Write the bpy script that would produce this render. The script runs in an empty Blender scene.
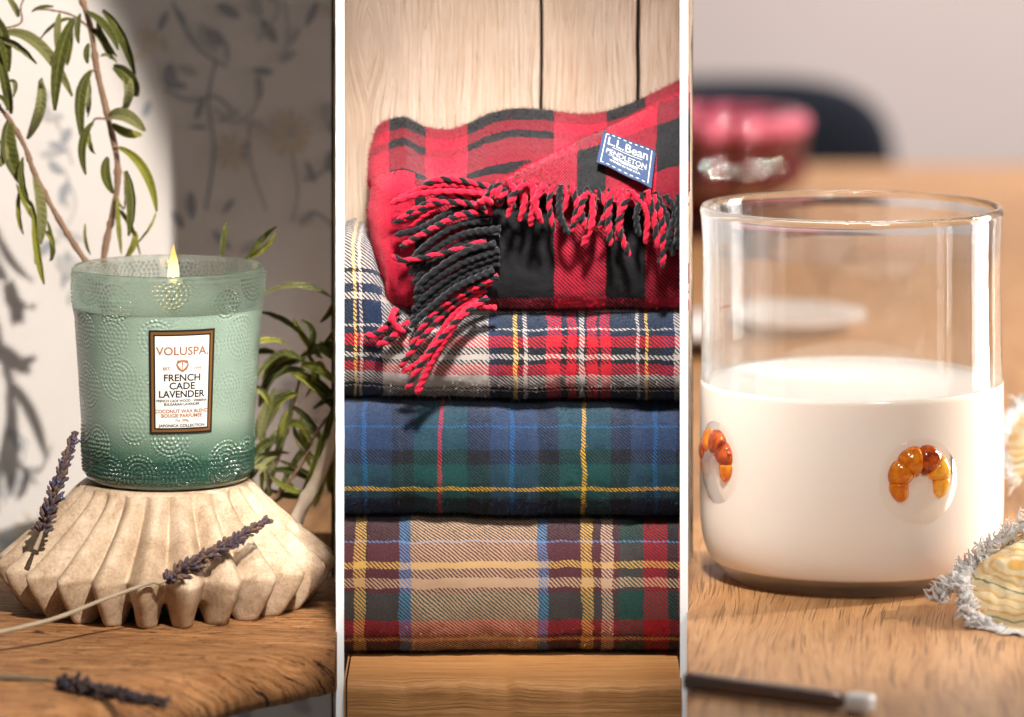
import bpy, math, random
import numpy as np
from mathutils import Vector, Matrix, noise as mnoise
random.seed(7); rng = np.random.default_rng(7)
PI = math.pi
U = 0.0005            # one working unit (one photo pixel at the focus distance) in metres
F = 4600.0            # focal length / focus distance in working units
HY = -280.0           # row of the horizon
CZ = 1100.0           # camera height
scene = bpy.context.scene
C = scene.collection

# ------------------------------------------------------------------ camera
cam = bpy.data.cameras.new('camera'); cam_o = bpy.data.objects.new('camera', cam); C.objects.link(cam_o)
cam_o.location = (0, 0, CZ*U); cam_o.rotation_euler = (PI/2, 0, 0)
cam.sensor_width = 36; cam.lens = 36*F/1024
cam.shift_y = -(358.5-HY)/1024
cam.clip_start = 0.05; cam.clip_end = 100
cam.dof.use_dof = True; cam.dof.focus_distance = 4575*U
cam.dof.aperture_fstop = (cam.lens/1000)/(62*U)
scene.camera = cam_o
# ------------------------------------------------------------------ world, lamps, exposure
world = bpy.data.worlds.new('World'); scene.world = world; world.use_nodes = True
wb = world.node_tree.nodes['Background']; wb.inputs[0].default_value = (0.96, 0.90, 0.87, 1); wb.inputs[1].default_value = 0.15
scene.view_settings.view_transform = 'Standard'; scene.view_settings.look = 'None'
scene.view_settings.exposure = 0; scene.view_settings.gamma = 1
def aim(o, loc, tgt):
    o.location = [c*U for c in loc]
    d = Vector(tgt)-Vector(loc); o.rotation_euler = d.to_track_quat('-Z', 'Y').to_euler()
def spot(name, loc, tgt, power, col, angle, blend, size):
    l = bpy.data.lights.new(name, 'SPOT'); l.energy = power; l.color = col
    l.spot_size = math.radians(angle); l.spot_blend = blend; l.shadow_soft_size = size*U
    o = bpy.data.objects.new(name, l); C.objects.link(o); aim(o, loc, tgt); return o
def area(name, loc, tgt, power, col, sx, sy, spread=180):
    l = bpy.data.lights.new(name, 'AREA'); l.energy = power; l.color = col; l.shape = 'RECTANGLE'
    l.size = sx*U; l.size_y = sy*U; l.spread = math.radians(spread)
    o = bpy.data.objects.new(name, l); C.objects.link(o); aim(o, loc, tgt); return o
spot('candle_key_lamp', (320, 2850, CZ+900), (-824, 4035, CZ-232), 114, (1.0, 0.925, 0.84), 48, 0.08, 12)
area('blanket_soft_lamp', (40, 3250, CZ+1150), (0, 4640, CZ-590), 0.72, (1.0, 0.97, 0.94), 240, 240, 20)
area('glass_window_lamp', (1500, 5150, CZ-470), (400, 4720, CZ-650), 3.4, (1.0, 0.95, 0.91), 360, 800, 120)
area('glass_front_fill', (1000, 2700, CZ+500), (420, 4700, CZ-700), 0.3, (1.0, 0.96, 0.93), 500, 500, 40)  # added soft fill from the front, no known source there
spot('glass_key_lamp', (1900, 5050, CZ+120), (420, 4660, CZ-800), 36, (1.0, 0.90, 0.80), 30, 0.4, 26)
area('glass_overhead_fill', (420, 4950, CZ+350), (380, 4700, CZ-600), 0.7, (1.0, 0.96, 0.94), 420, 300, 90)  # added from above so the glass rim and milk top turn white
area('room_wall_fill', (2600, 9000, CZ+1400), (900, 11800, CZ-500), 42, (1.0, 0.93, 0.90), 1500, 1500, 140)  # unseen soft light on the back wall, no window known there
spot('far_table_fill', (3200, 6000, CZ+1500), (700, 7000, CZ-870), 300, (1.0, 0.92, 0.84), 62, 0.5, 60)  # added spot that brightens the far table and the bowl

# ------------------------------------------------------------------ helpers
def lin(c): 
    c = c/255.0
    return c/12.92 if c <= 0.04045 else ((c+0.055)/1.055)**2.4
def rgb(r, g, b): return (lin(r), lin(g), lin(b), 1.0)
def P(px, py, Y=F):
    return np.array([(px-512)*Y/F, Y, CZ+(HY-py)*Y/F])
def on_plane(px, py, z):        # point on a horizontal plane seen at a pixel row
    Y = (CZ-z)*F/(py-HY); return P(px, py, Y)
def catmull(pts, n, closed=False):
    pts = np.asarray(pts, float); m = len(pts)
    if m == 2: return np.array([pts[0]*(1-t)+pts[1]*t for t in np.linspace(0, 1, n)])
    out = []
    for t in np.linspace(0, m-1, n):
        i = min(int(t), m-2); f = t-i
        p0 = pts[max(i-1, 0)] if i > 0 else 2*pts[0]-pts[1]
        p1, p2 = pts[i], pts[i+1]
        p3 = pts[i+2] if i+2 < m else 2*pts[-1]-pts[-2]
        out.append(0.5*((2*p1)+(-p0+p2)*f+(2*p0-5*p1+4*p2-p3)*f*f+(-p0+3*p1-3*p2+p3)*f**3))
    return np.array(out)
class MB:
    def __init__(s): s.v = []; s.f = []; s.m = []; s.uv = []
    def add(s, V, Fs, mi=0, uv=None):
        b = sum(len(a) for a in s.v) if s.v else 0
        V = np.asarray(V, float); s.v.append(V)
        s.uv.append(np.zeros((len(V), 2)) if uv is None else np.asarray(uv, float))
        for i, f in enumerate(Fs):
            s.f.append([b+k for k in f]); s.m.append(mi if np.isscalar(mi) else mi[i])
    def build(s, name, mats, parent=None, origin=(0, 0, 0), smooth=True):
        if parent is not None: origin = parent['_o'] if '_o' in parent else origin
        origin = np.array(list(origin), float)
        V = np.concatenate(s.v); UV = np.concatenate(s.uv)
        me = bpy.data.meshes.new(name)
        me.from_pydata(((V-origin)*U).tolist(), [], s.f)
        if not isinstance(mats, (list, tuple)): mats = [mats]
        for m in mats: me.materials.append(m)
        me.polygons.foreach_set('material_index', s.m)
        me.polygons.foreach_set('use_smooth', [smooth]*len(s.f))
        lay = me.uv_layers.new(name='UVMap')
        li = np.empty(len(me.loops), dtype=np.int32); me.loops.foreach_get('vertex_index', li)
        lay.data.foreach_set('uv', UV[li].ravel())
        me.update()
        o = bpy.data.objects.new(name, me); C.objects.link(o)
        if parent is not None: o.parent = parent; 
        else: o.location = [c*U for c in origin]
        o['_o'] = [float(c) for c in origin]
        return o
def tag(o, label=None, cat=None, group=None, kind=None):
    if label: o['label'] = label
    if cat: o['category'] = cat
    if group: o['group'] = group
    if kind: o['kind'] = kind
    return o
def thing(name, label, cat, origin, group=None):
    o = bpy.data.objects.new(name, None); C.objects.link(o)
    o.location = [float(c)*U for c in origin]; o['_o'] = [float(c) for c in origin]
    o.empty_display_size = 0.01
    return tag(o, label, cat, group)
def grid_faces(nr, nc, closed=False):
    fs = []
    for i in range(nr-1):
        for j in range(nc if closed else nc-1):
            k = (j+1) % nc
            fs.append([i*nc+j, i*nc+k, (i+1)*nc+k, (i+1)*nc+j])
    return fs
def lathe(mb, prof, center, n=96, mi=0, cap0=False, cap1=False):
    th = np.linspace(0, 2*PI, n, endpoint=False); V = []
    for r, z in prof:
        V.append(np.stack([center[0]+r*np.cos(th), center[1]+r*np.sin(th), np.full(n, center[2]+z)], 1))
    fs = grid_faces(len(prof), n, True)
    if cap0: fs.append(list(range(n))[::-1])
    if cap1: fs.append([(len(prof)-1)*n+k for k in range(n)])
    mb.add(np.concatenate(V), fs, mi)
def tube(mb, path, rad, seg=10, mi=0, lobes=0, twist=0.0, two=None, capped=True):
    path = np.asarray(path, float); n = len(path)
    rad = np.broadcast_to(np.asarray(rad, float), (n,))
    T = np.gradient(path, axis=0); T /= np.linalg.norm(T, axis=1)[:, None]+1e-9
    ref = np.array([0.0, 1.0, 0.0]) if abs(T[0][1]) < 0.9 else np.array([1.0, 0, 0])
    N = np.cross(T[0], ref); N /= np.linalg.norm(N); V = []; L = 0
    th = np.linspace(0, 2*PI, seg, endpoint=False); fs = []; mi_l = []; tw = []
    for i in range(n):
        N = N-T[i]*np.dot(N, T[i]); N /= np.linalg.norm(N)+1e-9; B = np.cross(T[i], N)
        if i: L += np.linalg.norm(path[i]-path[i-1])
        a = twist*L; tw.append(a)
        rr = rad[i]*(1+(0.17*np.cos(lobes*(th-a)) if lobes else 0))
        V.append(path[i]+np.outer(rr*np.cos(th), N)+np.outer(rr*np.sin(th), B))
    for i in range(n-1):
        for j in range(seg):
            k = (j+1) % seg
            fs.append([i*seg+j, i*seg+k, (i+1)*seg+k, (i+1)*seg+j])
            if two: mi_l.append(two[0] if math.cos((th[j]+PI/seg)-tw[i]) > 0 else two[1])
            else: mi_l.append(mi)
    if capped:
        fs.append(list(range(seg))[::-1]); fs.append([(n-1)*seg+k for k in range(seg)]); e = two[0] if two else mi; mi_l += [e, e]
    mb.add(np.concatenate(V), fs, mi_l)
def box(mb, a, b, mi=0, bev=0):
    (x0, y0, z0), (x1, y1, z1) = a, b
    if bev <= 0:
        V = [(x, y, z) for z in (z0, z1) for y in (y0, y1) for x in (x0, x1)]
        mb.add(V, [[0, 2, 3, 1], [4, 5, 7, 6], [0, 1, 5, 4], [2, 6, 7, 3], [0, 4, 6, 2], [1, 3, 7, 5]], mi)
def loft(rows, uvrows, nu, nv):
    """rows: list of rows of (px,py,Y); returns grid of world points + uvs"""
    R = [catmull(r, nu) for r in rows]; R = np.array(R)
    UVr = np.array([catmull(r, nu) for r in uvrows])
    G = np.zeros((nv, nu, 3)); Q = np.zeros((nv, nu, 2))
    for j in range(nu):
        G[:, j] = catmull(R[:, j], nv); Q[:, j] = catmull(UVr[:, j], nv)
    W = np.zeros_like(G)
    W[..., 0] = (G[..., 0]-512)*G[..., 2]/F; W[..., 1] = G[..., 2]; W[..., 2] = CZ+(HY-G[..., 1])*G[..., 2]/F
    return W, Q
def sheet(mb, W, Q, thick, mi=0):
    """thickened grid sheet, rounded rim"""
    nv, nu = W.shape[:2]
    du = np.gradient(W, axis=1); dv = np.gradient(W, axis=0)
    N = np.cross(du, dv); N /= np.linalg.norm(N, axis=2)[..., None]+1e-9
    if N[nv//2, nu//2, 1] > 0: N = -N
    A = (W+N*thick*0.0).reshape(-1, 3); B = (W-N*thick).reshape(-1, 3)
    n = nv*nu; fs = grid_faces(nv, nu); f2 = [[k+n for k in f[::-1]] for f in fs]
    rim = [i for i in range(nu)]+[i*nu+nu-1 for i in range(1, nv)]+[(nv-1)*nu+i for i in range(nu-2, -1, -1)]+[i*nu for i in range(nv-2, 0, -1)]
    f3 = [[rim[k], rim[(k+1) % len(rim)], rim[(k+1) % len(rim)]+n, rim[k]+n] for k in range(len(rim))]
    uv = np.concatenate([Q.reshape(-1, 2)]*2)
    mb.add(np.concatenate([A, B]), fs+f2+f3, mi, uv)
def fbm(x, y, z=0.0, s=1.0, o=3):
    return mnoise.fractal(Vector((x/s, y/s, z/s)), 0.6, 2.0, o)
def fuzz(mb, W, Q, num, ln=3.2, w=.22, seed=1, mi=0, sel=None):
    """short stray wool fibres standing out of a grid surface"""
    r = np.random.default_rng(seed); nv, nu = W.shape[:2]
    du = np.gradient(W, axis=1); dv = np.gradient(W, axis=0); N = np.cross(du, dv); N /= np.linalg.norm(N, axis=2)[..., None]+1e-9
    if N[nv//2, nu//2, 1] > 0: N = -N
    ii = r.integers(0, nv-1, num); jj = r.integers(0, nu-1, num); fi = r.random(num)[:, None]; fj = r.random(num)[:, None]
    Pt = W[ii, jj]*(1-fi)*(1-fj)+W[ii+1, jj]*fi*(1-fj)+W[ii, jj+1]*(1-fi)*fj+W[ii+1, jj+1]*fi*fj
    uv = Q[ii, jj]*(1-fi)+Q[ii+1, jj]*fi
    n = N[ii, jj]; d = n*.55+r.normal(0, .75, (num, 3)); d /= np.linalg.norm(d, axis=1)[:, None]
    k = (d*n).sum(1) < .12; d[k] += n[k]*.6
    L = ln*(.4+r.random((num, 1))**1.5*1.2); s = np.cross(d, r.normal(0, 1, (num, 3))); s /= np.linalg.norm(s, axis=1)[:, None]; s *= w
    m = Pt+d*L*.55+s*0; bend = r.normal(0, .5, (num, 3))*L
    V = np.stack([Pt-s-n*.3, Pt+s-n*.3, m+s*.8, m-s*.8, Pt+d*L+bend*.5], 1).reshape(-1, 3)
    f = []
    for a in range(num): b = a*5; f += [[b, b+1, b+2, b+3], [b+3, b+2, b+4]]
    mb.add(V, f, mi, np.repeat(uv, 5, 0))
def text_mesh(txt, size, bold=0.0, align='CENTER', spacing=1.0):
    cu = bpy.data.curves.new('lettering', 'FONT'); cu.body = txt; cu.size = size; cu.align_x = align
    cu.offset = bold; cu.space_character = spacing; cu.resolution_u = 3
    o = bpy.data.objects.new('lettering', cu); C.objects.link(o)
    bpy.context.view_layer.update()
    me = bpy.data.meshes.new_from_object(o.evaluated_get(bpy.context.evaluated_depsgraph_get()))
    V = np.array([v.co[:] for v in me.vertices]) if len(me.vertices) else np.zeros((0, 3))
    fs = [list(p.vertices) for p in me.polygons]
    bpy.data.objects.remove(o); bpy.data.meshes.remove(me); bpy.data.curves.remove(cu)
    return V, fs

# ------------------------------------------------------------------ node helpers
class NT:
    def __init__(s, name):
        s.mat = bpy.data.materials.new(name); s.mat.use_nodes = True; s.t = s.mat.node_tree; s.n = s.t.nodes; s.l = s.t.links
        s.b = s.n['Principled BSDF']; s.out = s.n['Material Output']
    def put(s, sock, v):
        if v is None: return
        if hasattr(v, 'is_output'): s.l.new(v, sock)
        else: sock.default_value = v
    def node(s, t, **k):
        nd = s.n.new(t)
        for a, b in k.items(): setattr(nd, a, b)
        return nd
    def m(s, op, a, b=None, c=None):
        nd = s.node('ShaderNodeMath', operation=op)
        for i, v in enumerate((a, b, c)):
            if v is not None: s.put(nd.inputs[i], v)
        return nd.outputs[0]
    def obj(s, scale=(1, 1, 1), rot=(0, 0, 0), loc=(0, 0, 0)):
        tc = s.node('ShaderNodeTexCoord'); mp = s.node('ShaderNodeMapping')
        s.l.new(tc.outputs['Object'], mp.inputs[0]); mp.inputs['Scale'].default_value = [k/U for k in scale]
        mp.inputs['Rotation'].default_value = rot; mp.inputs['Location'].default_value = loc
        return mp.outputs[0]
    def uv(s):
        tc = s.node('ShaderNodeTexCoord'); return tc.outputs['UV']
    def sep(s, v):
        nd = s.node('ShaderNodeSeparateXYZ'); s.l.new(v, nd.inputs[0]); return nd.outputs
    def com(s, x, y, z=0.0):
        nd = s.node('ShaderNodeCombineXYZ'); s.put(nd.inputs[0], x); s.put(nd.inputs[1], y); s.put(nd.inputs[2], z); return nd.outputs[0]
    def noise(s, vec, scale, detail=3, rough=0.55, dist=0.0):
        nd = s.node('ShaderNodeTexNoise'); s.l.new(vec, nd.inputs['Vector']); nd.inputs['Scale'].default_value = scale
        nd.inputs['Detail'].default_value = detail; nd.inputs['Roughness'].default_value = rough; nd.inputs['Distortion'].default_value = dist
        return nd.outputs[0]
    def voro(s, vec, scale, feature='F1', out=0, rnd=1.0):
        nd = s.node('ShaderNodeTexVoronoi', feature=feature); s.l.new(vec, nd.inputs['Vector']); nd.inputs['Scale'].default_value = scale
        nd.inputs['Randomness'].default_value = rnd; return nd.outputs[out]
    def ramp(s, fac, stops, interp='LINEAR'):
        nd = s.node('ShaderNodeValToRGB'); cr = nd.color_ramp; cr.interpolation = interp
        while len(cr.elements) > 1: cr.elements.remove(cr.elements[-1])
        cr.elements[0].position = stops[0][0]; cr.elements[0].color = stops[0][1] if not np.isscalar(stops[0][1]) else (stops[0][1],)*3+(1,)
        for p, c in stops[1:]:
            e = cr.elements.new(p); e.color = c if not np.isscalar(c) else (c,)*3+(1,)
        s.put(nd.inputs[0], fac); return nd.outputs[0]
    def mix(s, fac, a, b, mode='MIX'):
        nd = s.node('ShaderNodeMix', data_type='RGBA', blend_type=mode); s.put(nd.inputs[0], fac)
        s.put(nd.inputs[6], a); s.put(nd.inputs[7], b); return nd.outputs[2]
    def bump(s, h, strength=0.5, dist=1.0, nrm=None):
        nd = s.node('ShaderNodeBump'); s.put(nd.inputs['Height'], h); nd.inputs['Strength'].default_value = strength
        nd.inputs['Distance'].default_value = dist*U
        if nrm is not None: s.l.new(nrm, nd.inputs['Normal'])
        return nd.outputs[0]
    def setp(s, **k):
        names = dict(col='Base Color', rough='Roughness', metal='Metallic', spec='Specular IOR Level', coat='Coat Weight', coatr='Coat Roughness',
                     sheen='Sheen Weight', sheenr='Sheen Roughness', trans='Transmission Weight', ior='IOR', nrm='Normal', sss='Subsurface Weight',
                     emc='Emission Color', ems='Emission Strength', alpha='Alpha', sheent='Sheen Tint')
        for a, v in k.items(): s.put(s.b.inputs[names[a]], v)
        return s
def simple(name, col, rough=0.5, var=0.0, scale=0.05, bump=0.0, bscale=0.3, **k):
    n = NT(name); v = n.obj(); c = col
    if var: c = n.mix(n.noise(v, scale, 4), tuple(x*(1-var) for x in col[:3])+(1,), tuple(min(1, x*(1+var)) for x in col[:3])+(1,))
    n.setp(col=c, rough=rough, **k)
    if bump: n.setp(nrm=n.bump(n.noise(v, bscale, 4), bump, 1.5))
    return n.mat
def glassmat(name, tint, part_clear, rough=0.0, ior=1.47, bump=None):
    """clear glass: refraction mixed with straight-through transmission, so that light reaches what stands inside"""
    n = NT(name); n.n.remove(n.b)
    g = n.node('ShaderNodeBsdfGlass'); g.inputs['Color'].default_value = tint; g.inputs['Roughness'].default_value = rough; g.inputs['IOR'].default_value = ior
    tr = n.node('ShaderNodeBsdfTransparent'); tr.inputs['Color'].default_value = tint
    mx = n.node('ShaderNodeMixShader'); mx.inputs[0].default_value = part_clear
    n.l.new(g.outputs[0], mx.inputs[1]); n.l.new(tr.outputs[0], mx.inputs[2]); n.l.new(mx.outputs[0], n.out.inputs[0])
    if bump: 
        nm = n.bump(n.noise(n.obj(), bump[0], 2), bump[1], 1.0); n.l.new(nm, g.inputs['Normal'])
    return n.mat
def thin_glass(name, tint, rough=0.03, gloss=0.12):
    n = NT(name); n.n.remove(n.b)
    tr = n.node('ShaderNodeBsdfTransparent'); tr.inputs[0].default_value = tint
    gl = n.node('ShaderNodeBsdfGlossy'); gl.inputs['Roughness'].default_value = rough
    lw = n.node('ShaderNodeFresnel'); lw.inputs[0].default_value = 1.22
    mx = n.node('ShaderNodeMixShader'); n.l.new(n.m('MULTIPLY', lw.outputs[0], 0.8), mx.inputs[0])
    n.l.new(tr.outputs[0], mx.inputs[1]); n.l.new(gl.outputs[0], mx.inputs[2]); n.l.new(mx.outputs[0], n.out.inputs[0])
    return n.mat

# ================================================================== THE PARTITIONS AND THE SETTING
white_paint = simple('white_paint', rgb(253, 253, 253), 0.6)
white_paint.node_tree.nodes['Principled BSDF'].inputs['Specular IOR Level'].default_value = 0.1
def divider(px0, px1, label):  # boards added in place of the white borders between the panels
    Y0, Y1 = 4505.0, 4800.0; w = (px1-px0)*Y0/F; c = (px0+px1)/2-512
    mb = MB(); V = []
    for z in (CZ-1500, CZ+560 if px0 < 400 else CZ+560):
        for Y in (Y0, Y1):
            x = c*Y/F; q = w/2 if Y == Y0 else w*.2; V += [(x-q, Y, z), (x+q, Y, z)]
    mb.add(V, [[0, 2, 3, 1], [4, 5, 7, 6], [0, 1, 5, 4], [2, 6, 7, 3], [0, 4, 6, 2], [1, 3, 7, 5]])
    o = mb.build('border_board', white_paint, origin=(c, Y0, CZ-1500), smooth=False)
    tag(o, label, 'divider', 'added white boards in place of the panel borders')
divider(336, 344, 'added upright white board in place of the border between the candle and the folded blankets')
divider(680, 688, 'added upright white board in place of the border between the folded blankets and the tumbler')

# --- wallpapered wall behind the candle
def wallpaper():
    base = NT('wallpaper_ground'); v = base.obj()
    base.setp(col=base.mix(base.noise(v, 0.012, 4), rgb(218, 211, 206), rgb(234, 228, 223)), rough=0.75, nrm=base.bump(base.noise(v, 0.35, 3), 0.25, 1.0))
    blue = simple('wallpaper_blue_print', rgb(160, 162, 168), 0.8, 0.2, 0.08)
    grey = simple('wallpaper_grey_print', rgb(190, 187, 186), 0.8, 0.2, 0.08)
    tan = simple('wallpaper_tan_print', rgb(214, 200, 182), 0.8, 0.2, 0.08)
    mb = MB(); Yw = 5220.0
    a, b = P(-900, 0, Yw)[0], P(345, 0, Yw)[0]+160
    nx, nz = 2, 2
    V = [(x, Yw, z) for z in (CZ-1600, CZ+900) for x in (a, b)]
    V += [(x, Yw+40, z) for z in (CZ-1600, CZ+900) for x in (a, b)]
    mb.add(V, [[0, 1, 3, 2], [4, 6, 7, 5], [0, 4, 5, 1], [2, 3, 7, 6], [0, 2, 6, 4], [1, 5, 7, 3]])
    cnt = [0]
    def poly(pts, mi):
        cnt[0] += 1; y = Yw-1.0-0.02*(cnt[0] % 40)
        V = [(P(p[0], 0, Yw)[0], y, P(0, p[1], Yw)[2]) for p in pts]
        mb.add(V, [list(range(len(V)))], mi)
    def leafp(x, y, ang, L, w, mi):
        ca, sa = math.cos(ang), math.sin(ang); pts = []
        for k in range(12):
            t = k/6.0
            if k <= 6: u, s = t, math.sin(PI*t)**0.8*w/2
            else: u, s = 2-t, -math.sin(PI*(2-t))**0.8*w/2
            pts.append((x+ca*u*L-sa*s, y+sa*u*L+ca*s))
        poly(pts, mi)
    def stroke(pts, w, mi):
        Q = catmull(pts, 12)
        for i in range(11):
            p, q = Q[i], Q[i+1]; d = (q-p)/(np.linalg.norm(q-p)+1e-6); nrm = np.array([-d[1], d[0]])*w/2
            poly([p-nrm, q-nrm, q+nrm, p+nrm], mi)
    def flower(x, y, r, mi, n=11, mc=2):
        for k in range(n):
            a = 2*PI*k/n+random.uniform(-.1, .1); leafp(x+math.cos(a)*r*.2, y+math.sin(a)*r*.2, a, r*random.uniform(.75, 1), r*.28, mi)
        leafp(x-r*.15, y, 0, r*.3, r*.28, mc)
    # motifs read off the photograph
    flower(291, 133, 24, 3, 12, 2); flower(232, 152, 20, 3, 9, 3)
    for (x, y, a, L, w) in [(200, 22, 1.1, 34, 17), (204, 30, 0.6, 26, 14), (216, 4, .5, 28, 12), (252, 70, .1, 22, 8), (258, 74, 1.5, 26, 7), (278, 62, -.5, 22, 9),
                            (300, 28, 2.2, 20, 8), (318, 0, 2.0, 30, 8), (322, 105, .6, 26, 22), (330, 118, 1.2, 20, 12), (170, 62, 1.6, 28, 14), (178, 66, 0.4, 22, 10),
                            (163, 82, .2, 26, 9), (150, 100, 1.9, 18, 8), (168, 10, 2.0, 24, 7), (176, 8, 1.1, 22, 7), (226, 40, 1.5, 24, 6), (188, 127, 0, 22, 4),
                            (316, 212, 2.4, 22, 7), (306, 160, 1.2, 26, 6), (330, 150, 1.6, 24, 9), (234, 198, 2.2, 20, 6), (190, 190, 1.5, 30, 10), (204, 96, 1.9, 26, 7),
                            (240, 110, 2.6, 24, 8), (246, 120, .4, 22, 8), (250, 140, 2.0, 22, 10), (172, 210, 1.0, 22, 9), (212, 230, .8, 28, 8), (262, 240, 2.6, 26, 9)]:
        leafp(x, y, a, L, w, 1 if random.random() < .7 else 2)
    for (x, y, a, L, w) in [(150, 28, 2.4, 22, 9), (156, 30, 1.9, 24, 9), (162, 34, 1.4, 22, 8), (148, 44, 2.2, 16, 7), (146, 52, 2.6, 18, 7), (325, 4, .6, 22, 16)]:
        leafp(x, y, a, L, w, 3)
    for pts in [[(284, 0), (288, 30), (284, 62)], [(258, 84), (254, 110), (232, 122), (214, 108)], [(291, 150), (298, 190), (292, 222)], [(216, 60), (208, 100), (214, 150), (206, 210)],
                [(165, 90), (190, 100), (214, 96), (232, 110)], [(250, 120), (250, 160), (266, 210)], [(304, 180), (322, 172), (334, 150)], [(300, 222), (314, 212), (334, 226)],
                [(172, 0), (180, 20), (200, 50), (226, 66)]]:
        stroke(pts, 2.6, 1 if random.random() < .5 else 2)
    # the print goes on over the rest of the wall
    for i in range(46):
        x = random.uniform(-420, 330); y = random.uniform(-200, 740)
        if 145 < x < 340 and -10 < y < 240: continue
        x2, y2 = x+random.uniform(-40, 40), y+random.uniform(30, 80)
        mi = random.choice([1, 2, 2])
        stroke([(x, y), ((x+x2)/2+random.uniform(-20, 20), (y+y2)/2), (x2, y2)], 2.4, mi)
        for k in range(7):
            t = random.random(); leafp(x+(x2-x)*t, y+(y2-y)*t, random.uniform(0, 6.28), random.uniform(14, 30), random.uniform(6, 13), random.choice([1, 2, 2]))
        if i % 4 == 0: flower(x, y, random.uniform(14, 24), random.choice([2, 3]), 9, 3)
    o = mb.build('wallpapered_wall', [base.mat, blue, grey, tan], origin=(P(100, 0, Yw)[0], Yw, CZ-1600), smooth=False)
    tag(o, 'off-white wall papered with faded blue and tan flowers behind the candle', 'wall')
wallpaper()

# --- pale planks behind the blankets
def wood_pale():
    n = NT('pale_limed_wood'); v = n.obj(); X, Y, Z = n.sep(v)
    # boards run upright; the grain swirls round a knot
    knots = [(-149.0-0.0, 768.0, 16.0, 34.0), (60.0, 830.0, 9.0, 26.0), (150.0, 700.0, 8.0, 22.0)]
    gx = X
    for kx, kz, kr, kl in knots:
        dx = n.m('SUBTRACT', X, kx); dz = n.m('SUBTRACT', Z, kz)
        e = n.m('ADD', n.m('POWER', n.m('ABSOLUTE', n.m('DIVIDE', dx, kr)), 2.0), n.m('POWER', n.m('ABSOLUTE', n.m('DIVIDE', dz, kl)), 2.0))
        w = n.m('EXPONENT', n.m('MULTIPLY', e, -0.5))
        gx = n.m('ADD', gx, n.m('MULTIPLY', n.m('MULTIPLY', n.m('SIGN', dx), w), -kr*1.6))
    big = n.noise(n.com(n.m('MULTIPLY', X, 0.012), n.m('MULTIPLY', Z, 0.004), 0.0), 1.0, 3)
    gx = n.m('ADD', gx, n.m('MULTIPLY', big, 26.0))
    g1 = n.noise(n.com(n.m('MULTIPLY', gx, 0.42), n.m('MULTIPLY', Z, 0.009), 0.0), 1.0, 5, 0.65)
    g2 = n.noise(n.com(n.m('MULTIPLY', gx, 0.9), n.m('MULTIPLY', Z, 0.03), 3.0), 1.0, 3, 0.6)
    rel = n.noise(n.com(n.m('MULTIPLY', X, 0.10), n.m('MULTIPLY', Z, 0.022), 7.0), 1.0, 3, 0.6, 0.6)
    pits = n.ramp(n.noise(n.com(n.m('MULTIPLY', X, 0.26), n.m('MULTIPLY', Z, 0.03), 1.0), 1.0, 2), [(0.0, 0.0), (0.27, 0.0), (0.33, 1.0)])
    f = n.m('ADD', n.m('MULTIPLY', g1, 0.8), n.m('MULTIPLY', g2, 0.2))
    c = n.ramp(f, [(0.34, rgb(176, 144, 112)), (0.44, rgb(206, 184, 160)), (0.60, rgb(226, 208, 188)), (0.8, rgb(236, 222, 206))])
    c = n.mix(n.ramp(big, [(0.35, 0.45), (0.6, 0.0)]), c, rgb(206, 174, 142))
    h = n.m('ADD', n.m('ADD', n.m('MULTIPLY', g1, 2.0), n.m('MULTIPLY', rel, 1.0)), n.m('MULTIPLY', pits, 0.5))
    n.setp(col=c, rough=0.72, spec=0.25, nrm=n.bump(h, 0.8, 2.6)); return n.mat
pale = wood_pale()
def plank_wall():
    Yw = 4765.0; mb = MB()
    edges = [(334, 539.3), (542.4, 636.6), (640.4, 692)]
    for i, (a, b) in enumerate(edges):
        xa, xb = P(a, 0, Yw)[0], P(b, 0, Yw)[0]; r = 2.2
        prof = [(xa, Yw+30), (xa, Yw+r), (xa+r*.3, Yw+r*.3), (xa+r, Yw), (xb-r, Yw), (xb-r*.3, Yw+r*.3), (xb, Yw+r), (xb, Yw+30)]
        nz = 60; zs = np.linspace(CZ-1300, CZ+420, nz); V = []
        for z in zs:
            for k, (x, y) in enumerate(prof):
                V.append((x+(fbm(x, z, 3*i, 60)*1.2 if k in (1, 2, 3, 4, 5, 6) else 0), y+(-i % 2)*2.0+fbm(x, z, 9, 90)*.8, z))
        mb.add(V, grid_faces(nz, len(prof)))
    xa, xb = P(330, 0, Yw)[0], P(694, 0, Yw)[0]
    box(mb, (xa, Yw+34, CZ-1300), (xb, Yw+44, CZ+420), 1)
    o = mb.build('plank_wall', [pale, simple('dark_gap', rgb(40, 24, 14), 0.9)], origin=(0, Yw, 0), smooth=False)
    tag(o, 'wall of pale limed wooden planks behind the blanket pile', 'wall')
plank_wall()

# --- shelf under the blankets
def wood_honey(name, dark, mid, light, along='x', freq=0.30, bumpd=1.6, pores=False):
    n = NT(name); v = n.obj(); X, Y, Z = n.sep(v)
    A, B1 = (X, Y) if along == 'x' else (Y, X)
    w = n.m('MULTIPLY', n.noise(n.com(n.m('MULTIPLY', A, 0.006), n.m('MULTIPLY', B1, 0.01), 0.0), 1.0, 3), 14.0)
    Bw = n.m('ADD', n.m('ADD', B1, Z), w)
    g1 = n.noise(n.com(n.m('MULTIPLY', A, 0.008), n.m('MULTIPLY', Bw, freq), 0.0), 1.0, 5, 0.65)
    g2 = n.noise(n.com(n.m('MULTIPLY', A, 0.03), n.m('MULTIPLY', Bw, freq*5), 4.0), 1.0, 3, 0.6)
    f = n.m('ADD', n.m('MULTIPLY', g1, 0.65), n.m('MULTIPLY', g2, 0.35))
    c = n.ramp(f, [(0.32, dark), (0.5, mid), (0.66, light)])
    n.setp(col=c, rough=0.55, spec=0.3, nrm=n.bump(f, 0.9, bumpd)); return n.mat
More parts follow.
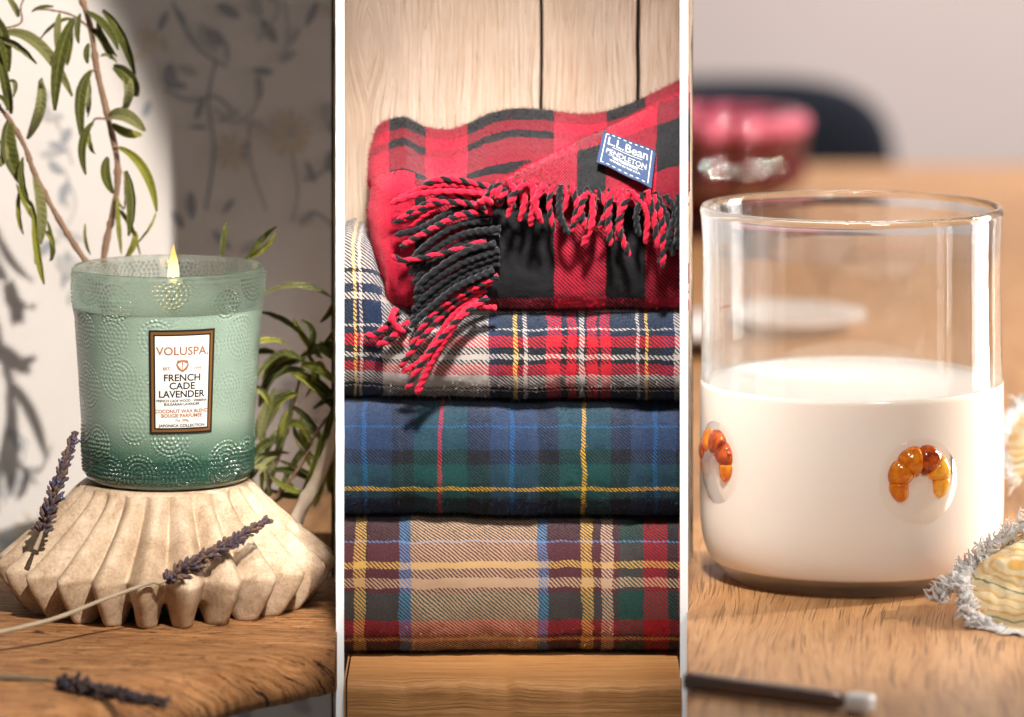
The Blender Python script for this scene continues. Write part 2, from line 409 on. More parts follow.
honey = wood_honey('honey_pine', rgb(120, 74, 38), rgb(172, 120, 70), rgb(200, 152, 98))
def shelf():
    zt = CZ-938; mb = MB(); Yf = 4492.0
    xa, xb = P(347.5, 0, 4500)[0], P(681.3, 0, 4500)[0]
    def board(x0, x1, mi):
        nx = 90; xs = np.linspace(x0, x1, nx)
        prof = [(4762, 0), (Yf+26, 0), (Yf+12, -.4), (Yf+5, -2.0), (Yf+1, -5.5), (Yf-1, -9.5), (Yf, -14), (Yf+2, -60), (Yf+2, -420)]
        V = []
        for x in xs:
            wv = fbm(x, 0, 2, 45)*3.2+fbm(x, 4, 2, 14)*1.4
            for k, (y, z) in enumerate(prof):
                e = 1.0 if k in (3, 4, 5) else (.5 if k in (2, 6) else 0)
                V.append((x, y-e*wv, zt+z+(e*wv*.9)))
        nc = len(prof); mb.add(V, grid_faces(nx, nc), mi)
    board(xa, xb, 0); board(P(344.2, 0, 4500)[0], xa-1.6, 0)
    o = mb.build('wooden_shelf', [honey], origin=(0, 4600, zt))
    tag(o, 'honey coloured wooden shelf with worn front edge under the blanket pile', 'shelf')
shelf()

# --- oak table of the tumbler
T3 = CZ-874.0
def oak():
    n = NT('oiled_oak'); v = n.obj(rot=(0, 0, 0.10)); X, Y, Z = n.sep(v)
    w = n.m('MULTIPLY', n.noise(n.com(n.m('MULTIPLY', X, 0.006), n.m('MULTIPLY', Y, 0.0012), 0.0), 1.0, 2), 90.0)
    Xw = n.m('ADD', X, w)
    g1 = n.noise(n.com(n.m('MULTIPLY', Xw, 0.06), n.m('MULTIPLY', Y, 0.004), 0.0), 1.0, 4, 0.6)
    g2 = n.noise(n.com(n.m('MULTIPLY', Xw, 0.35), n.m('MULTIPLY', Y, 0.02), 5.0), 1.0, 3, 0.6)
    pore = n.noise(n.com(n.m('MULTIPLY', Xw, 0.45), n.m('MULTIPLY', Y, 0.007), 9.0), 1.0, 1, 0.5)
    pm = n.ramp(pore, [(0.0, 1.0), (0.345, 1.0), (0.41, 0.0), (1.0, 0.0)])
    f = n.m('ADD', n.m('MULTIPLY', g1, 0.6), n.m('MULTIPLY', g2, 0.4))
    c = n.ramp(f, [(0.3, rgb(150, 104, 62)), (0.5, rgb(182, 134, 88)), (0.68, rgb(202, 156, 108))])
    c = n.mix(n.m('MULTIPLY', pm, 0.55), c, rgb(84, 50, 26))
    n.setp(col=c, rough=0.42, spec=0.4, nrm=n.bump(n.m('SUBTRACT', n.m('MULTIPLY', g2, 0.3), pm), 0.6, 2.0)); return n.mat
def table3():
    mb = MB(); x1 = 4200
    # left edge follows the divider board, further back the table runs on behind it
    yf, yb = 3900.0, 9034.0
    L = [((687.0-512)*yf/F, yf), ((687.0-512)*4905/F, 4905), (-300, 4960), (-900, 6000), (-900, yb)]
    pts = L+[(x1, yb), (x1, yf)]
    n = len(pts)
    V = [(x, y, T3) for x, y in pts]+[(x, y, T3-40) for x, y in pts]
    mb.add(V, [list(range(n))[::-1], [k+n for k in range(n)]]+[[k, (k+1) % n, (k+1) % n+n, k+n] for k in range(n)])
    o = mb.build('wooden_table', oak(), origin=(345, 4700, T3), smooth=False)
    tag(o, 'warm oak table top with fine dark grain under the tumbler', 'table')
    # room wall far behind
    n = NT('mauve_plaster'); v = n.obj()
    n.setp(col=n.mix(n.noise(v, 0.0006, 2), rgb(190, 176, 170), rgb(205, 194, 190)), rough=0.9)
    mb = MB(); Yw = 12500.0
    box(mb, (-700, Yw, CZ-2500), (6500, Yw+60, CZ+3500))
    o = mb.build('room_wall', n.mat, origin=(1500, Yw, CZ-2500), smooth=False)
    tag(o, 'plain mauve grey wall far behind the oak table', 'wall')
table3()

# ================================================================== CANDLE DISPLAY
T1 = CZ-893.0; AX1 = P(165, 0, 4660)[0]; AY1 = 4660.0
def slab():
    n = NT('rough_brown_timber'); v = n.obj(rot=(0, 0, 0.06)); X, Y, Z = n.sep(v)
    w = n.m('MULTIPLY', n.noise(n.com(n.m('MULTIPLY', X, 0.007), n.m('MULTIPLY', Y, 0.02), n.m('MULTIPLY', Z, 0.02)), 1.0, 4), 34.0)
    B1 = n.m('ADD', n.m('ADD', Y, n.m('MULTIPLY', Z, 1.2)), w)
    g1 = n.noise(n.com(n.m('MULTIPLY', X, 0.016), n.m('MULTIPLY', B1, 0.13), 0.0), 1.0, 7, 0.75, 0.5)
    g2 = n.noise(n.com(n.m('MULTIPLY', X, 0.06), n.m('MULTIPLY', B1, 0.95), 4.0), 1.0, 4, 0.65)
    cr = n.ramp(n.noise(n.com(n.m('MULTIPLY', X, 0.035), n.m('MULTIPLY', B1, 0.16), 8.0), 1.0, 4, 0.7), [(0.0, 1.0), (0.385, 1.0), (0.405, 0.0), (1, 0.0)])
    f = n.m('ADD', n.m('MULTIPLY', g1, 0.6), n.m('MULTIPLY', g2, 0.4))
    c = n.ramp(f, [(0.28, rgb(70, 38, 20)), (0.42, rgb(120, 76, 44)), (0.5, rgb(162, 112, 68)), (0.62, rgb(194, 146, 98))])
    c = n.mix(cr, c, rgb(48, 24, 12))
    n.setp(col=c, rough=0.6, spec=0.25, nrm=n.bump(n.m('SUBTRACT', f, n.m('MULTIPLY', cr, 0.9)), 1.0, 6.5))
    mb = MB()
    ctrl = [P(-260, 790, 3900), P(-60, 760, 4020), P(60, 735, 4130), P(140, 690, 4240), P(200, 672, 4300), P(260, 655, 4370), P(334, 640, 4440), P(345, 636, 4470)]
    path = catmull([(c[0], c[1]) for c in ctrl], 420)
    path = np.array([p for p in path if p[0] < (335.0-512)*p[1]/F])
    V = []; nc = 0
    for (x, y) in path:
        wv = fbm(x, 0, 5, 50)*7+fbm(x, 3, 5, 14)*3.0+abs(fbm(x, 8, 5, 6))*2.4
        xs = fbm(x, 9, 1, 30)*4
        h = 50
        prof = [(4800, 0), (4700, 0), (4600, .0), (4540, 0.0), (y+60, 0), (y+26, -1.2), (y+10+wv*.4, -5), (y+2+wv, -11), (y-3+wv*.6, -20), (y-2-wv*.5, -31+xs), (y+4+wv*.5, -42+xs), (y+16, -h+xs*.5), (y+50, -h-4), (4800, -h-6)]
        yb = 4800+fbm(x, 20, 2, 70)*10
        for k, (yy, zz) in enumerate(prof):
            if k in (0, 13): yy = yb
            V.append((x, yy, T1+zz+(fbm(x, yy, 0, 60)*.5 if k > 4 else 0)))
        nc = len(prof)
    nr = len(path); fs = grid_faces(nr, nc)
    fs += [[i*nc+nc-1, i*nc, (i+1)*nc, (i+1)*nc+nc-1] for i in range(nr-1)]
    fs.append(list(range(nc))); fs.append([(nr-1)*nc+k for k in range(nc)][::-1])
    mb.add(V, fs)
    o = mb.build('timber_ledge', n.mat, origin=(AX1, AY1, T1))
    tag(o, 'rough brown timber ledge with a cracked front edge carrying the fluted stand', 'ledge')
slab()

def stand():
    n = NT('travertine'); v = n.obj()
    f = n.m('ADD', n.m('MULTIPLY', n.noise(v, 0.035, 5, 0.6, 0.5), 0.6), n.m('MULTIPLY', n.noise(v, 0.35, 4, 0.6), 0.4))
    c = n.ramp(f, [(0.33, rgb(138, 112, 88)), (0.47, rgb(172, 148, 122)), (0.6, rgb(192, 170, 146)), (0.75, rgb(208, 188, 166))])
    pit = n.ramp(n.voro(v, 0.16, out=0), [(0.0, 0.0), (0.10, 0.0), (0.17, 1.0)])
    c = n.mix(n.m('MULTIPLY', n.m('SUBTRACT', 1.0, pit), 0.5), c, rgb(150, 118, 88))
    n.setp(col=c, rough=0.6, spec=0.3, nrm=n.bump(n.m('ADD', n.m('MULTIPLY', f, 1.0), n.m('MULTIPLY', pit, 0.4)), 0.6, 1.6))
    N = 24; ns = N*20; th = np.linspace(0, 2*PI, ns, endpoint=False)
    # outer profile: radius, height, flute depth
    prof = [(0, 124, 0, 0), (70, 124, 0, 0), (81, 123.5, 0, 0), (86, 121.0, 1.2, 0), (90, 116, 6, .0), (99, 104, 11, .1), (116, 86, 17, .25), (137, 66, 22, .4), (153, 52, 24, .5), (159, 46, 24, .55),
            (158, 40, 25, .6), (152, 29, 26, .62), (144, 18, 26, .65), (136, 7, 26, .7), (132, 2, 25, .7), (128, 0, 25, .7), (123, 1.5, 24, .7), (121, 8, 22, .7), (128, 20, 12, .6), (136, 36, 10, .5), (120, 60, 6, .3), (60, 80, 0, 0), (0, 80, 0, 0)]
    P4 = catmull(prof[3:18], 60); allp = np.array([list(p) for p in prof[:3]]+P4.tolist()+[list(p) for p in prof[18:]])
    V = []
    for (r, z, a, tw) in allp:
        ph = N*th/2+tw*0.9+0.25*np.sin(3*th+1)
        f = 0.75*(0.5+0.5*np.cos(2*ph))**0.75+0.25*np.abs(np.cos(ph))**0.7
        rr = r+a*(f-0.62)*1.3
        zz = np.full(ns, z)
        lift = np.clip((24-z)/24, 0, 1) if r > 100 else 0
        zz = zz+lift*19*np.clip((0.5-f)/0.42, 0, 1)**0.7
        rr = rr*(1+0.012*np.sin(5*th+2)*min(1, a/10))
        V.append(np.stack([AX1+rr*np.cos(th), AY1+rr*np.sin(th), T1+zz], 1))
    mb = MB(); mb.add(np.concatenate(V), grid_faces(len(allp), ns, True))
    o = mb.build('fluted_stand', n.mat, origin=(AX1, AY1, T1))
    tag(o, 'beige fluted stone stand flaring like a cupcake case beneath the green candle', 'stand')
stand()

ZC = T1+124.5     # candle base height
def emboss(u, v):
    """u: angle*90 px around, v: px up; returns height of the moulded japonica relief"""
    c = np.array([(27*((i*7) % 21)+((i*13) % 17), 8+(i*37) % 205) for i in range(0, 0)])
    return None
def candle():
    AX1 = P(168, 0, 4660)[0]
    t = thing('green_candle', 'lit green candle in embossed glass with black and gold framed label on the fluted stand', 'candle', (AX1, AY1, ZC))
    nth, nz = 900, 380
    H = 214.0
    th = np.linspace(0, 2*PI, nth, endpoint=False)
    per = 2*PI*92
    # scattered rosettes
    cs = []
    rs = np.random.default_rng(3)
    tries = 0
    while len(cs) < 62 and tries < 20000:
        tries += 1
        r = rs.uniform(16, 27); x = rs.uniform(0, per); z = rs.uniform(4, H-2)
        ok = True
        for (a, b, q) in cs:
            dx = abs(a-x); dx = min(dx, per-dx)
            if math.hypot(dx, b-z) < (q+r)*0.78: ok = False; break
        if ok: cs.append((x, z, r))
    UU, ZZ = np.meshgrid(th/(2*PI)*per, np.linspace(0, H, nz))
    best = np.full(UU.shape, 9.0); Rr = np.zeros_like(UU); An = np.zeros_like(UU); Rad = np.ones_like(UU)
    for (a, b, q) in cs:
        dx = UU-a; dx = (dx+per/2) % per-per/2; dz = ZZ-b; d = np.hypot(dx, dz)
        k = d/q < best
        best[k] = (d/q)[k]; Rr[k] = d[k]; An[k] = np.arctan2(dz, dx)[k]; Rad[k] = q
    ring = 0.5+0.5*np.cos(Rr*2*PI/4.4)
    nd = np.maximum(5, np.round(Rr/4.6)*6)
    dots = ring*(0.12+0.88*(0.5+0.5*np.cos(An*nd)))
    petals = (0.5+0.5*np.cos(An*16))*np.clip(1-Rr/9, 0, 1)
    fillv = 0.5+0.5*np.sin(UU*1.9+np.sin(ZZ*.2)*1.5)*np.sin(ZZ*1.9+np.sin(UU*.17)*1.5)
    E = np.where(best < 1.0, dots*0.9+petals*0.4, (fillv*0.22+rng.random(UU.shape)*0.22))
    prof_r = np.interp(np.linspace(0, H, nz), [0, 2, 5, 12, 60, 140, H-3, H], [76, 81, 83, 84.5, 87.5, 92.5, 97.5, 97.5])
    edge = np.interp(np.linspace(0, H, nz), [0, 6, 10, H-6, H-3, H], [0, 0, 1, 1, 0, 0])
    fade = np.interp(np.linspace(0, H, nz), [0, 40, 60, 165, 180, H], [2.0, 1.5, .30, .35, 1.5, 1.7])   # relief is shallow in the middle
    Rout = prof_r[:, None]+E*1.9*(edge*fade)[:, None]
    X = AX1+Rout*np.cos(th); Y = AY1+Rout*np.sin(th); Z = np.repeat((ZC+np.linspace(0, H, nz))[:, None], nth, 1)
    W = np.stack([X, Y, Z], 2)
    zl = np.linspace(0, H, nz); kw0 = int(np.searchsorted(zl, 30)); kw1 = int(np.searchsorted(zl, 176))
    green_glass = glassmat('pale_green_glass', (0.925, 0.975, 0.95, 1), 0.30, 0.0, 1.45)
    base_glass = NT('deep_green_glass'); base_glass.setp(col=(0.012, 0.065, 0.042, 1), rough=0.12, spec=0.8, trans=0.15, coat=1.0, coatr=.06)
    # glass wall above the wax + inner wall
    mb = MB()
    up = W[kw1:]; nr = up.shape[0]
    inner_r = np.interp(zl[kw1:], [170, H], [89.5, 93.5])
    inn = np.stack([AX1+inner_r[:, None]*np.cos(th), AY1+inner_r[:, None]*np.sin(th), ZC+zl[kw1:, None]+0*th], 2)[::-1]
    rim = []
    for a in np.linspace(0, PI, 8)[1:-1]:
        rr = 95.5+2.0*math.cos(a); zz = H+1.8*math.sin(a)
        rim.append(np.stack([AX1+rr*np.cos(th), AY1+rr*np.sin(th), np.full(nth, ZC+zz)], 1))
    allv = np.concatenate([up.reshape(-1, 3)]+rim+[inn.reshape(-1, 3)])
    mb.add(allv, grid_faces(nr*2+6, nth, True)+[], 0)
    g = mb.build('glass_wall', green_glass, t)
    # thick glass foot
    mb = MB(); lo = W[:kw0+1]
    mb.add(lo.reshape(-1, 3), grid_faces(kw0+1, nth, True)+[list(range(nth))[::-1]], 0)
    mb.build('glass_foot', base_glass.mat, t)
    # wax seen through the embossed wall
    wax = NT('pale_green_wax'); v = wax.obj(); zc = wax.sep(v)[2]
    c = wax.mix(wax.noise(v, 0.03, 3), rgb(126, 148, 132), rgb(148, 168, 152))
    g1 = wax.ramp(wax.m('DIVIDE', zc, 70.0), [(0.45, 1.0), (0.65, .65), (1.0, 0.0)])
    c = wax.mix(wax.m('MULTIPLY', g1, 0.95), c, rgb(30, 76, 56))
    sp = wax.noise(v, 0.5, 3)
    wax.setp(col=c, rough=0.35, coat=0.8, coatr=0.12, sss=0.15, nrm=wax.bump(sp, 0.35, 1.2))
    wax.b.inputs['Subsurface Radius'].default_value = (0.01, 0.012, 0.01); wax.b.inputs['Subsurface Scale'].default_value = 0.5
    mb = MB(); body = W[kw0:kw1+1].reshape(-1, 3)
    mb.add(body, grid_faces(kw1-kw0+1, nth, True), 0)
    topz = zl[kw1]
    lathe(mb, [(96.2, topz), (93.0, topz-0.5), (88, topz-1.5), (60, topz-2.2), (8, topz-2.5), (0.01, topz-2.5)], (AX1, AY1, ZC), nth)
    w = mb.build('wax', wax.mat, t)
    # wick and flame
    wx = AX1+6
    mb = MB(); tube(mb, [(wx, AY1-20, ZC+topz-4), (wx, AY1-20, ZC+topz+16), (wx+2.0, AY1-20, ZC+topz+27)], 1.4, 8)
    mb.build('wick', simple('charred_wick', rgb(26, 20, 18), 0.9), t)
    fl = NT('flame'); z = fl.sep(fl.obj())[2]
    # flame colour runs from amber at its foot to pale yellow above
    f = fl.m('DIVIDE', fl.m('SUBTRACT', z, topz+8), 44.0)
    fl.n.remove(fl.b); em = fl.node('ShaderNodeEmission'); fl.l.new(fl.ramp(f, [(0.0, (1.0, .30, .06, 1)), (0.22, (1.0, .62, .22, 1)), (0.5, (1.0, .88, .55, 1)), (0.85, (1, .78, .36, 1)), (1.0, (1, .55, .15, 1))]), em.inputs[0])
    em.inputs[1].default_value = 1.7; tr = fl.node('ShaderNodeBsdfTransparent'); mx = fl.node('ShaderNodeMixShader'); fl.l.new(fl.ramp(f, [(0.0, .15), (0.28, .85), (1.0, .95)]), mx.inputs[0])
    fl.l.new(tr.outputs[0], mx.inputs[1]); fl.l.new(em.outputs[0], mx.inputs[2]); fl.l.new(mx.outputs[0], fl.out.inputs[0])
    fp = bpy.data.lights.new('flame_light', 'POINT'); fp.energy = 0.04; fp.color = (1.0, .55, .2); fp.shadow_soft_size = 6*U
    fo = bpy.data.objects.new('flame_light', fp); C.objects.link(fo); fo.location = (( wx+1)*U, (AY1-20)*U, (ZC+topz+40)*U)
    mb = MB(); s = topz+21; lathe(mb, [(0.01, s), (2.4, s+1.2), (4.6, s+5), (5.9, s+10), (5.8, s+16), (4.6, s+24), (3.0, s+31), (1.3, s+38), (0.01, s+43)], (wx+1, AY1-20, ZC), 24)
    mb.build('flame', fl.mat, t)
    # label, bent round the glass
    a_c = math.atan2(-AY1, -AX1)  # direction to the camera
    def place(V2, dr, uc, zc_):
        out = []
        for p in V2:
            z = zc_+p[1]; r = float(np.interp(z, [60, 140, H], [87.5, 92.5, 97.5]))+1.6+dr
            a = -PI/2+(uc+p[0])/90.0
            out.append((AX1+r*math.cos(a), AY1+r*math.sin(a), ZC+z))
        return out
    uc, zc_ = 20.5, 111.0
    LW, LH = 64.0, 104.0
    def rect(w, h, dr, mi, mb, x0=0, y0=0):
        nx = 14; ny = 6
        pts = [(x0-w/2+w*i/(nx-1), y0-h/2+h*j/(ny-1)) for j in range(ny) for i in range(nx)]
        mb.add(place(pts, dr, uc, zc_), grid_faces(ny, nx), mi)
    black = simple('label_black', rgb(28, 24, 20), 0.4); gold = simple('label_gold', rgb(196, 142, 84), 0.32, metal=0.85)
    paper = simple('label_white', rgb(214, 212, 208), 0.6); ink = simple('label_ink', rgb(20, 32, 26), 0.6); fade_ = simple('label_bronze_ink', rgb(150, 100, 62), 0.5)
    mb = MB(); rect(LW, LH, 0.0, 0, mb); rect(LW-4, LH-4, .25, 1, mb); rect(LW-9, LH-9, .5, 0, mb); rect(LW-12, LH-12, .75, 2, mb)
    lab = mb.build('label', [black, gold, paper], t)
    def words(txt, size, y, mi, mb, sx=1.0, bold=0.0, x=0):
        V2, fs = text_mesh(txt, size, bold)
        if not len(V2): return
        cx = (V2[:, 0].min()+V2[:, 0].max())/2
        V2 = [((p[0]-cx)*sx+x, p[1]+y) for p in V2]
        mb.add(place(V2, 1.0, uc, zc_), fs, mi)
    mb = MB()
    words('VOLUSPA.', 11.5, 27, 3, mb, 0.98, 0.2)
    words('EST', 4, 12, 3, mb, 1.1, .12, -15); words('1999', 4, 12, 3, mb, 1.0, .05, 15)
    words('FRENCH', 9.6, 1.0, 2, mb, 1.0, .22); words('CADE', 9.6, -7.2, 2, mb, 1.0, .22); words('LAVENDER', 9.6, -15.4, 2, mb, 0.96, .22)
    words('FRENCH CADE WOOD - VERBENA', 3.5, -20.0, 2, mb, .92, .1); words('BULGARIAN LAVENDER', 3.5, -23.5, 2, mb, .95, .1)
    words('COCONUT WAX BLEND', 5.0, -31.0, 3, mb, .95, .14); words('BOUGIE PARFUMEE', 5.0, -35.5, 3, mb, .95, .14); words('7oz  200g', 3.4, -39.5, 3, mb, 1, .1)
    words('JAPONICA COLLECTION', 3.7, -45.0, 2, mb, 1.12, .12)
    # little winged crest
    sh = [(0, 22), (-5, 21.5), (-6.2, 17), (-4.5, 12.5), (0, 9.5), (4.5, 12.5), (6.2, 17), (5, 21.5)]
    mb.add(place(sh, .9, uc, zc_), [list(range(8))], 3)
    for s_ in (-1, 1):
        for k in range(3):
            q = [(s_*(0.6+k*1.5), 20-k*.6), (s_*(1.8+k*1.5), 19.6-k), (s_*(1.3+k*.6), 13+k*.5), (s_*.3, 12+k)]
            mb.add(place(q, 1.15, uc, zc_), [[0, 1, 2, 3]], 1)
    mb.build('lettering', [black, paper, ink, fade_], lab, smooth=False)
candle()

# ---- lavender
def lavender(label, tip, base, stem_pts, size, seed, dark=1.0):
    rs = random.Random(seed); tip = np.array(tip); base = np.array(base); ax = tip-base; L = np.linalg.norm(ax); ax /= L
    t = thing('lavender_sprig', label, 'lavender', base, 'dried lavender sprigs')
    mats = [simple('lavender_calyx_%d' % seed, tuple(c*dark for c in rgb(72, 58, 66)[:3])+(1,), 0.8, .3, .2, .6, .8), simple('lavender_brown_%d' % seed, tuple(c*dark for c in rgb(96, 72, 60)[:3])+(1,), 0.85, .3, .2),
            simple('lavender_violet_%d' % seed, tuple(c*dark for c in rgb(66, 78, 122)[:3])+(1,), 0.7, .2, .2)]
    ref = np.array([0, 1.0, 0]); n1 = np.cross(ax, ref); n1 /= np.linalg.norm(n1); n2 = np.cross(ax, n1)
    mb = MB(); nw = int(L/4.6)
    for w in range(nw):
        f = w/(nw-1)
        k = (10, 7)[w % 2] if f < .85 else 5
        for j in range(k):
            a = 2*PI*j/k+w*.7+rs.uniform(-.2, .2)
            out = n1*math.cos(a)+n2*math.sin(a)
            p0 = base+ax*(f*L+rs.uniform(-2, 2))+out*1.5
            ln = size*rs.uniform(.6, 1.35)*(1-.35*f)*(0.75 if f < .06 else 1)
            d = ax*(.85+f*.6)+out*(1.05-f*.55)+np.array([rs.uniform(-.38, .38) for _ in range(3)]); d /= np.linalg.norm(d)
            mi = 0 if rs.random() < .62 else 1
            pts = [p0+d*ln*q for q in (0, .2, .5, .8, 1.0)]
            tube(mb, pts, np.array([.4, 1.0, 1.3, 1.5, .25])*size/8.5*rs.uniform(.75, 1.25), 6, mi)
            if rs.random() < .07:
                for q in range(3):
                    dd = d+np.array([rs.uniform(-.8, .8) for _ in range(3)]); dd /= np.linalg.norm(dd)
                    e = p0+d*ln; tube(mb, [e-d*1, e+dd*1.6, e+dd*3.0], [.5, 1.4, .5], 5, 2)
    mb.build('flower_spike', mats, t)
    mb = MB(); sp = catmull([base+ax*L*.7, base]+[np.array(s) for s in stem_pts], 40)
    tube(mb, sp, np.linspace(1.4, 2.8, 40)+np.array([rs.uniform(-.15, .15) for _ in range(40)]), 8)
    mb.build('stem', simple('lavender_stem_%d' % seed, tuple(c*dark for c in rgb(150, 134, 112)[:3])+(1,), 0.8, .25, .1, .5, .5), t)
lavender('dusky lavender sprig lying across the front flutes of the stone stand', P(266, 521, 4540), P(166, 580, 4490), [P(150, 583, 4484), P(100, 601, 4455), P(50, 620, 4420), P(-30, 638, 4370), P(-120, 650, 4300)], 10.5, 11)
lavender('dark lavender sprig standing up at the left side of the green candle', P(74, 436, 4600), P(42, 532, 4560), [P(39, 540, 4557), P(35, 550, 4553)], 10.5, 12)
lavender('shaded lavender sprig lying flat on the timber ledge at the lower left', on_plane(162, 703, T1+6), on_plane(58, 682, T1+7), [on_plane(40, 680, T1+5), on_plane(0, 677, T1+4), on_plane(-80, 676, T1+3)], 11, 13, .4)  # last argument darkens the colours: this sprig's shade is painted in

# ---- leafy branches
def leafmat(name, a, b, rib):
    n = NT(name); v = n.obj(); u, q, _ = n.sep(n.uv()); aq = n.m('ABSOLUTE', q)
    c = n.mix(n.noise(v, .07, 4, .65), a, b)
    vein = n.m('ABSOLUTE', n.m('SUBTRACT', n.m('FRACT', n.m('ADD', n.m('MULTIPLY', u, 1.1), n.m('MULTIPLY', aq, -.8))), .5))
    c = n.mix(n.ramp(aq, [(0.0, .8), (.10, .45), (.18, 0.0)]), c, rib)
    c = n.mix(n.ramp(aq, [(.80, 0.0), (.98, .45)]), c, rib)
    c = n.mix(n.ramp(n.noise(v, .16, 3), [(.62, 0.0), (.70, .35)]), c, rgb(120, 92, 44))
    n.setp(col=c, rough=.6, spec=.25, sheen=.15, nrm=n.bump(n.m('ADD', n.m('MULTIPLY', vein, .9), n.m('ADD', n.noise(v, .4, 3), n.ramp(aq, [(0, 0.0), (.16, 1.0)]))), .8, 1.6))
    tl = n.node('ShaderNodeBsdfTranslucent'); n.l.new(c, tl.inputs[0]); mx = n.node('ShaderNodeMixShader'); mx.inputs[0].default_value = .3
    n.l.new(n.b.outputs[0], mx.inputs[1]); n.l.new(tl.outputs[0], mx.inputs[2]); n.l.new(mx.outputs[0], n.out.inputs[0]); return n
LD = leafmat('leaf_dark', rgb(52, 60, 20), rgb(104, 106, 38), rgb(150, 148, 76))
LL = leafmat('leaf_pale', rgb(116, 116, 66), rgb(152, 150, 96), rgb(172, 168, 116))
LG = leafmat('leaf_bright', rgb(112, 118, 30), rgb(160, 156, 58), rgb(178, 170, 84))
def leaf(mb, b, c, t, w, top, under, roll=0.0):
    b, c, t = map(np.array, (b, c, t)); n = 14; L = []
    ts = np.linspace(0, 1, n)
    ctr = np.array([(1-s)**2*b+2*s*(1-s)*c+s*s*t for s in ts])
    T = np.gradient(ctr, axis=0); T /= np.linalg.norm(T, axis=1)[:, None]
    view = np.array([0, -1.0, 0.15]); cols = 7; V = []; UVl = []
    for i, s in enumerate(ts):
        side = np.cross(T[i], view); side /= np.linalg.norm(side)+1e-9; nn = np.cross(side, T[i])
        cr, sr = math.cos(roll), math.sin(roll); sd = side*cr+nn*sr; nn2 = nn*cr-side*sr
        ww = w/2*(math.sin(PI*min(1, s*.93+.04))**.65)
        for k in range(cols):
            q = (k/(cols-1))*2-1
            V.append(ctr[i]+sd*ww*q+nn2*(abs(q)*ww*.7+ .35*math.sin(i*1.9+q))); UVl.append((s*10, q))
    V = np.array(V); fs = grid_faces(n, cols)
    N = len(V); nn0 = np.cross(np.cross(T[n//2], view), T[n//2]); nn0 /= np.linalg.norm(nn0)
    mb.add(V, fs, top, UVl); mb.add(V-nn0*.7, [f[::-1] for f in fs], under, UVl)
def Z1(x, y): return (x/2.988, y/2.988)
def Z2(x, y): return (x/2.657, y/2.657+230)
def branch(label, stems, leaves, Y, seed, conv, origin, cat='plant branch'):
    rs = random.Random(seed); t = thing('leafy_branch', label, cat, origin, 'leafy branches behind the candle')
    bark = simple('bark_%d' % seed, rgb(128, 98, 76), 0.8, .35, .12, .8, .4)
    mb = MB()
    for pts, r0, r1, dy in stems:
        sp = catmull([P(*conv(x, y), Y+dy+k*2) for k, (x, y) in enumerate(pts)], 60)
        rr = np.linspace(r0, r1, 60)*np.array([1+.12*math.sin(i*.9)+rs.uniform(-.08, .08)+(.35 if i % 11 == 3 else 0) for i in range(60)])
        tube(mb, sp, rr, 9)
    mb.build('stem', bark, t)
    mb = MB()
    if seed == 23:
        leaves = leaves+[(a+rs.uniform(-45, 45), b+rs.uniform(-40, 40), c+rs.uniform(-45, 45), d+rs.uniform(-40, 40), e+rs.uniform(-45, 45), g+rs.uniform(-30, 40), h*.9, rs.choice('DGLG')) for a, b, c, d, e, g, h, k_ in leaves if b > 260]
    for (bx, by, cx, cy, tx, ty, w, kind) in leaves:
        d0 = rs.uniform(-25, 25); b = P(*conv(bx, by), Y+d0*.3); c = P(*conv(cx, cy), Y-abs(d0)-6); e = P(*conv(tx, ty), Y+d0)
        tp, un = {'D': (0, 1), 'L': (1, 0), 'G': (2, 2)}[kind]
        leaf(mb, b, c, e, w*rs.uniform(.75, 1.0), tp, un, rs.uniform(-.9, .9))
    mb.build('foliage', [LD.mat, LL.mat, LG.mat], t)
    return t
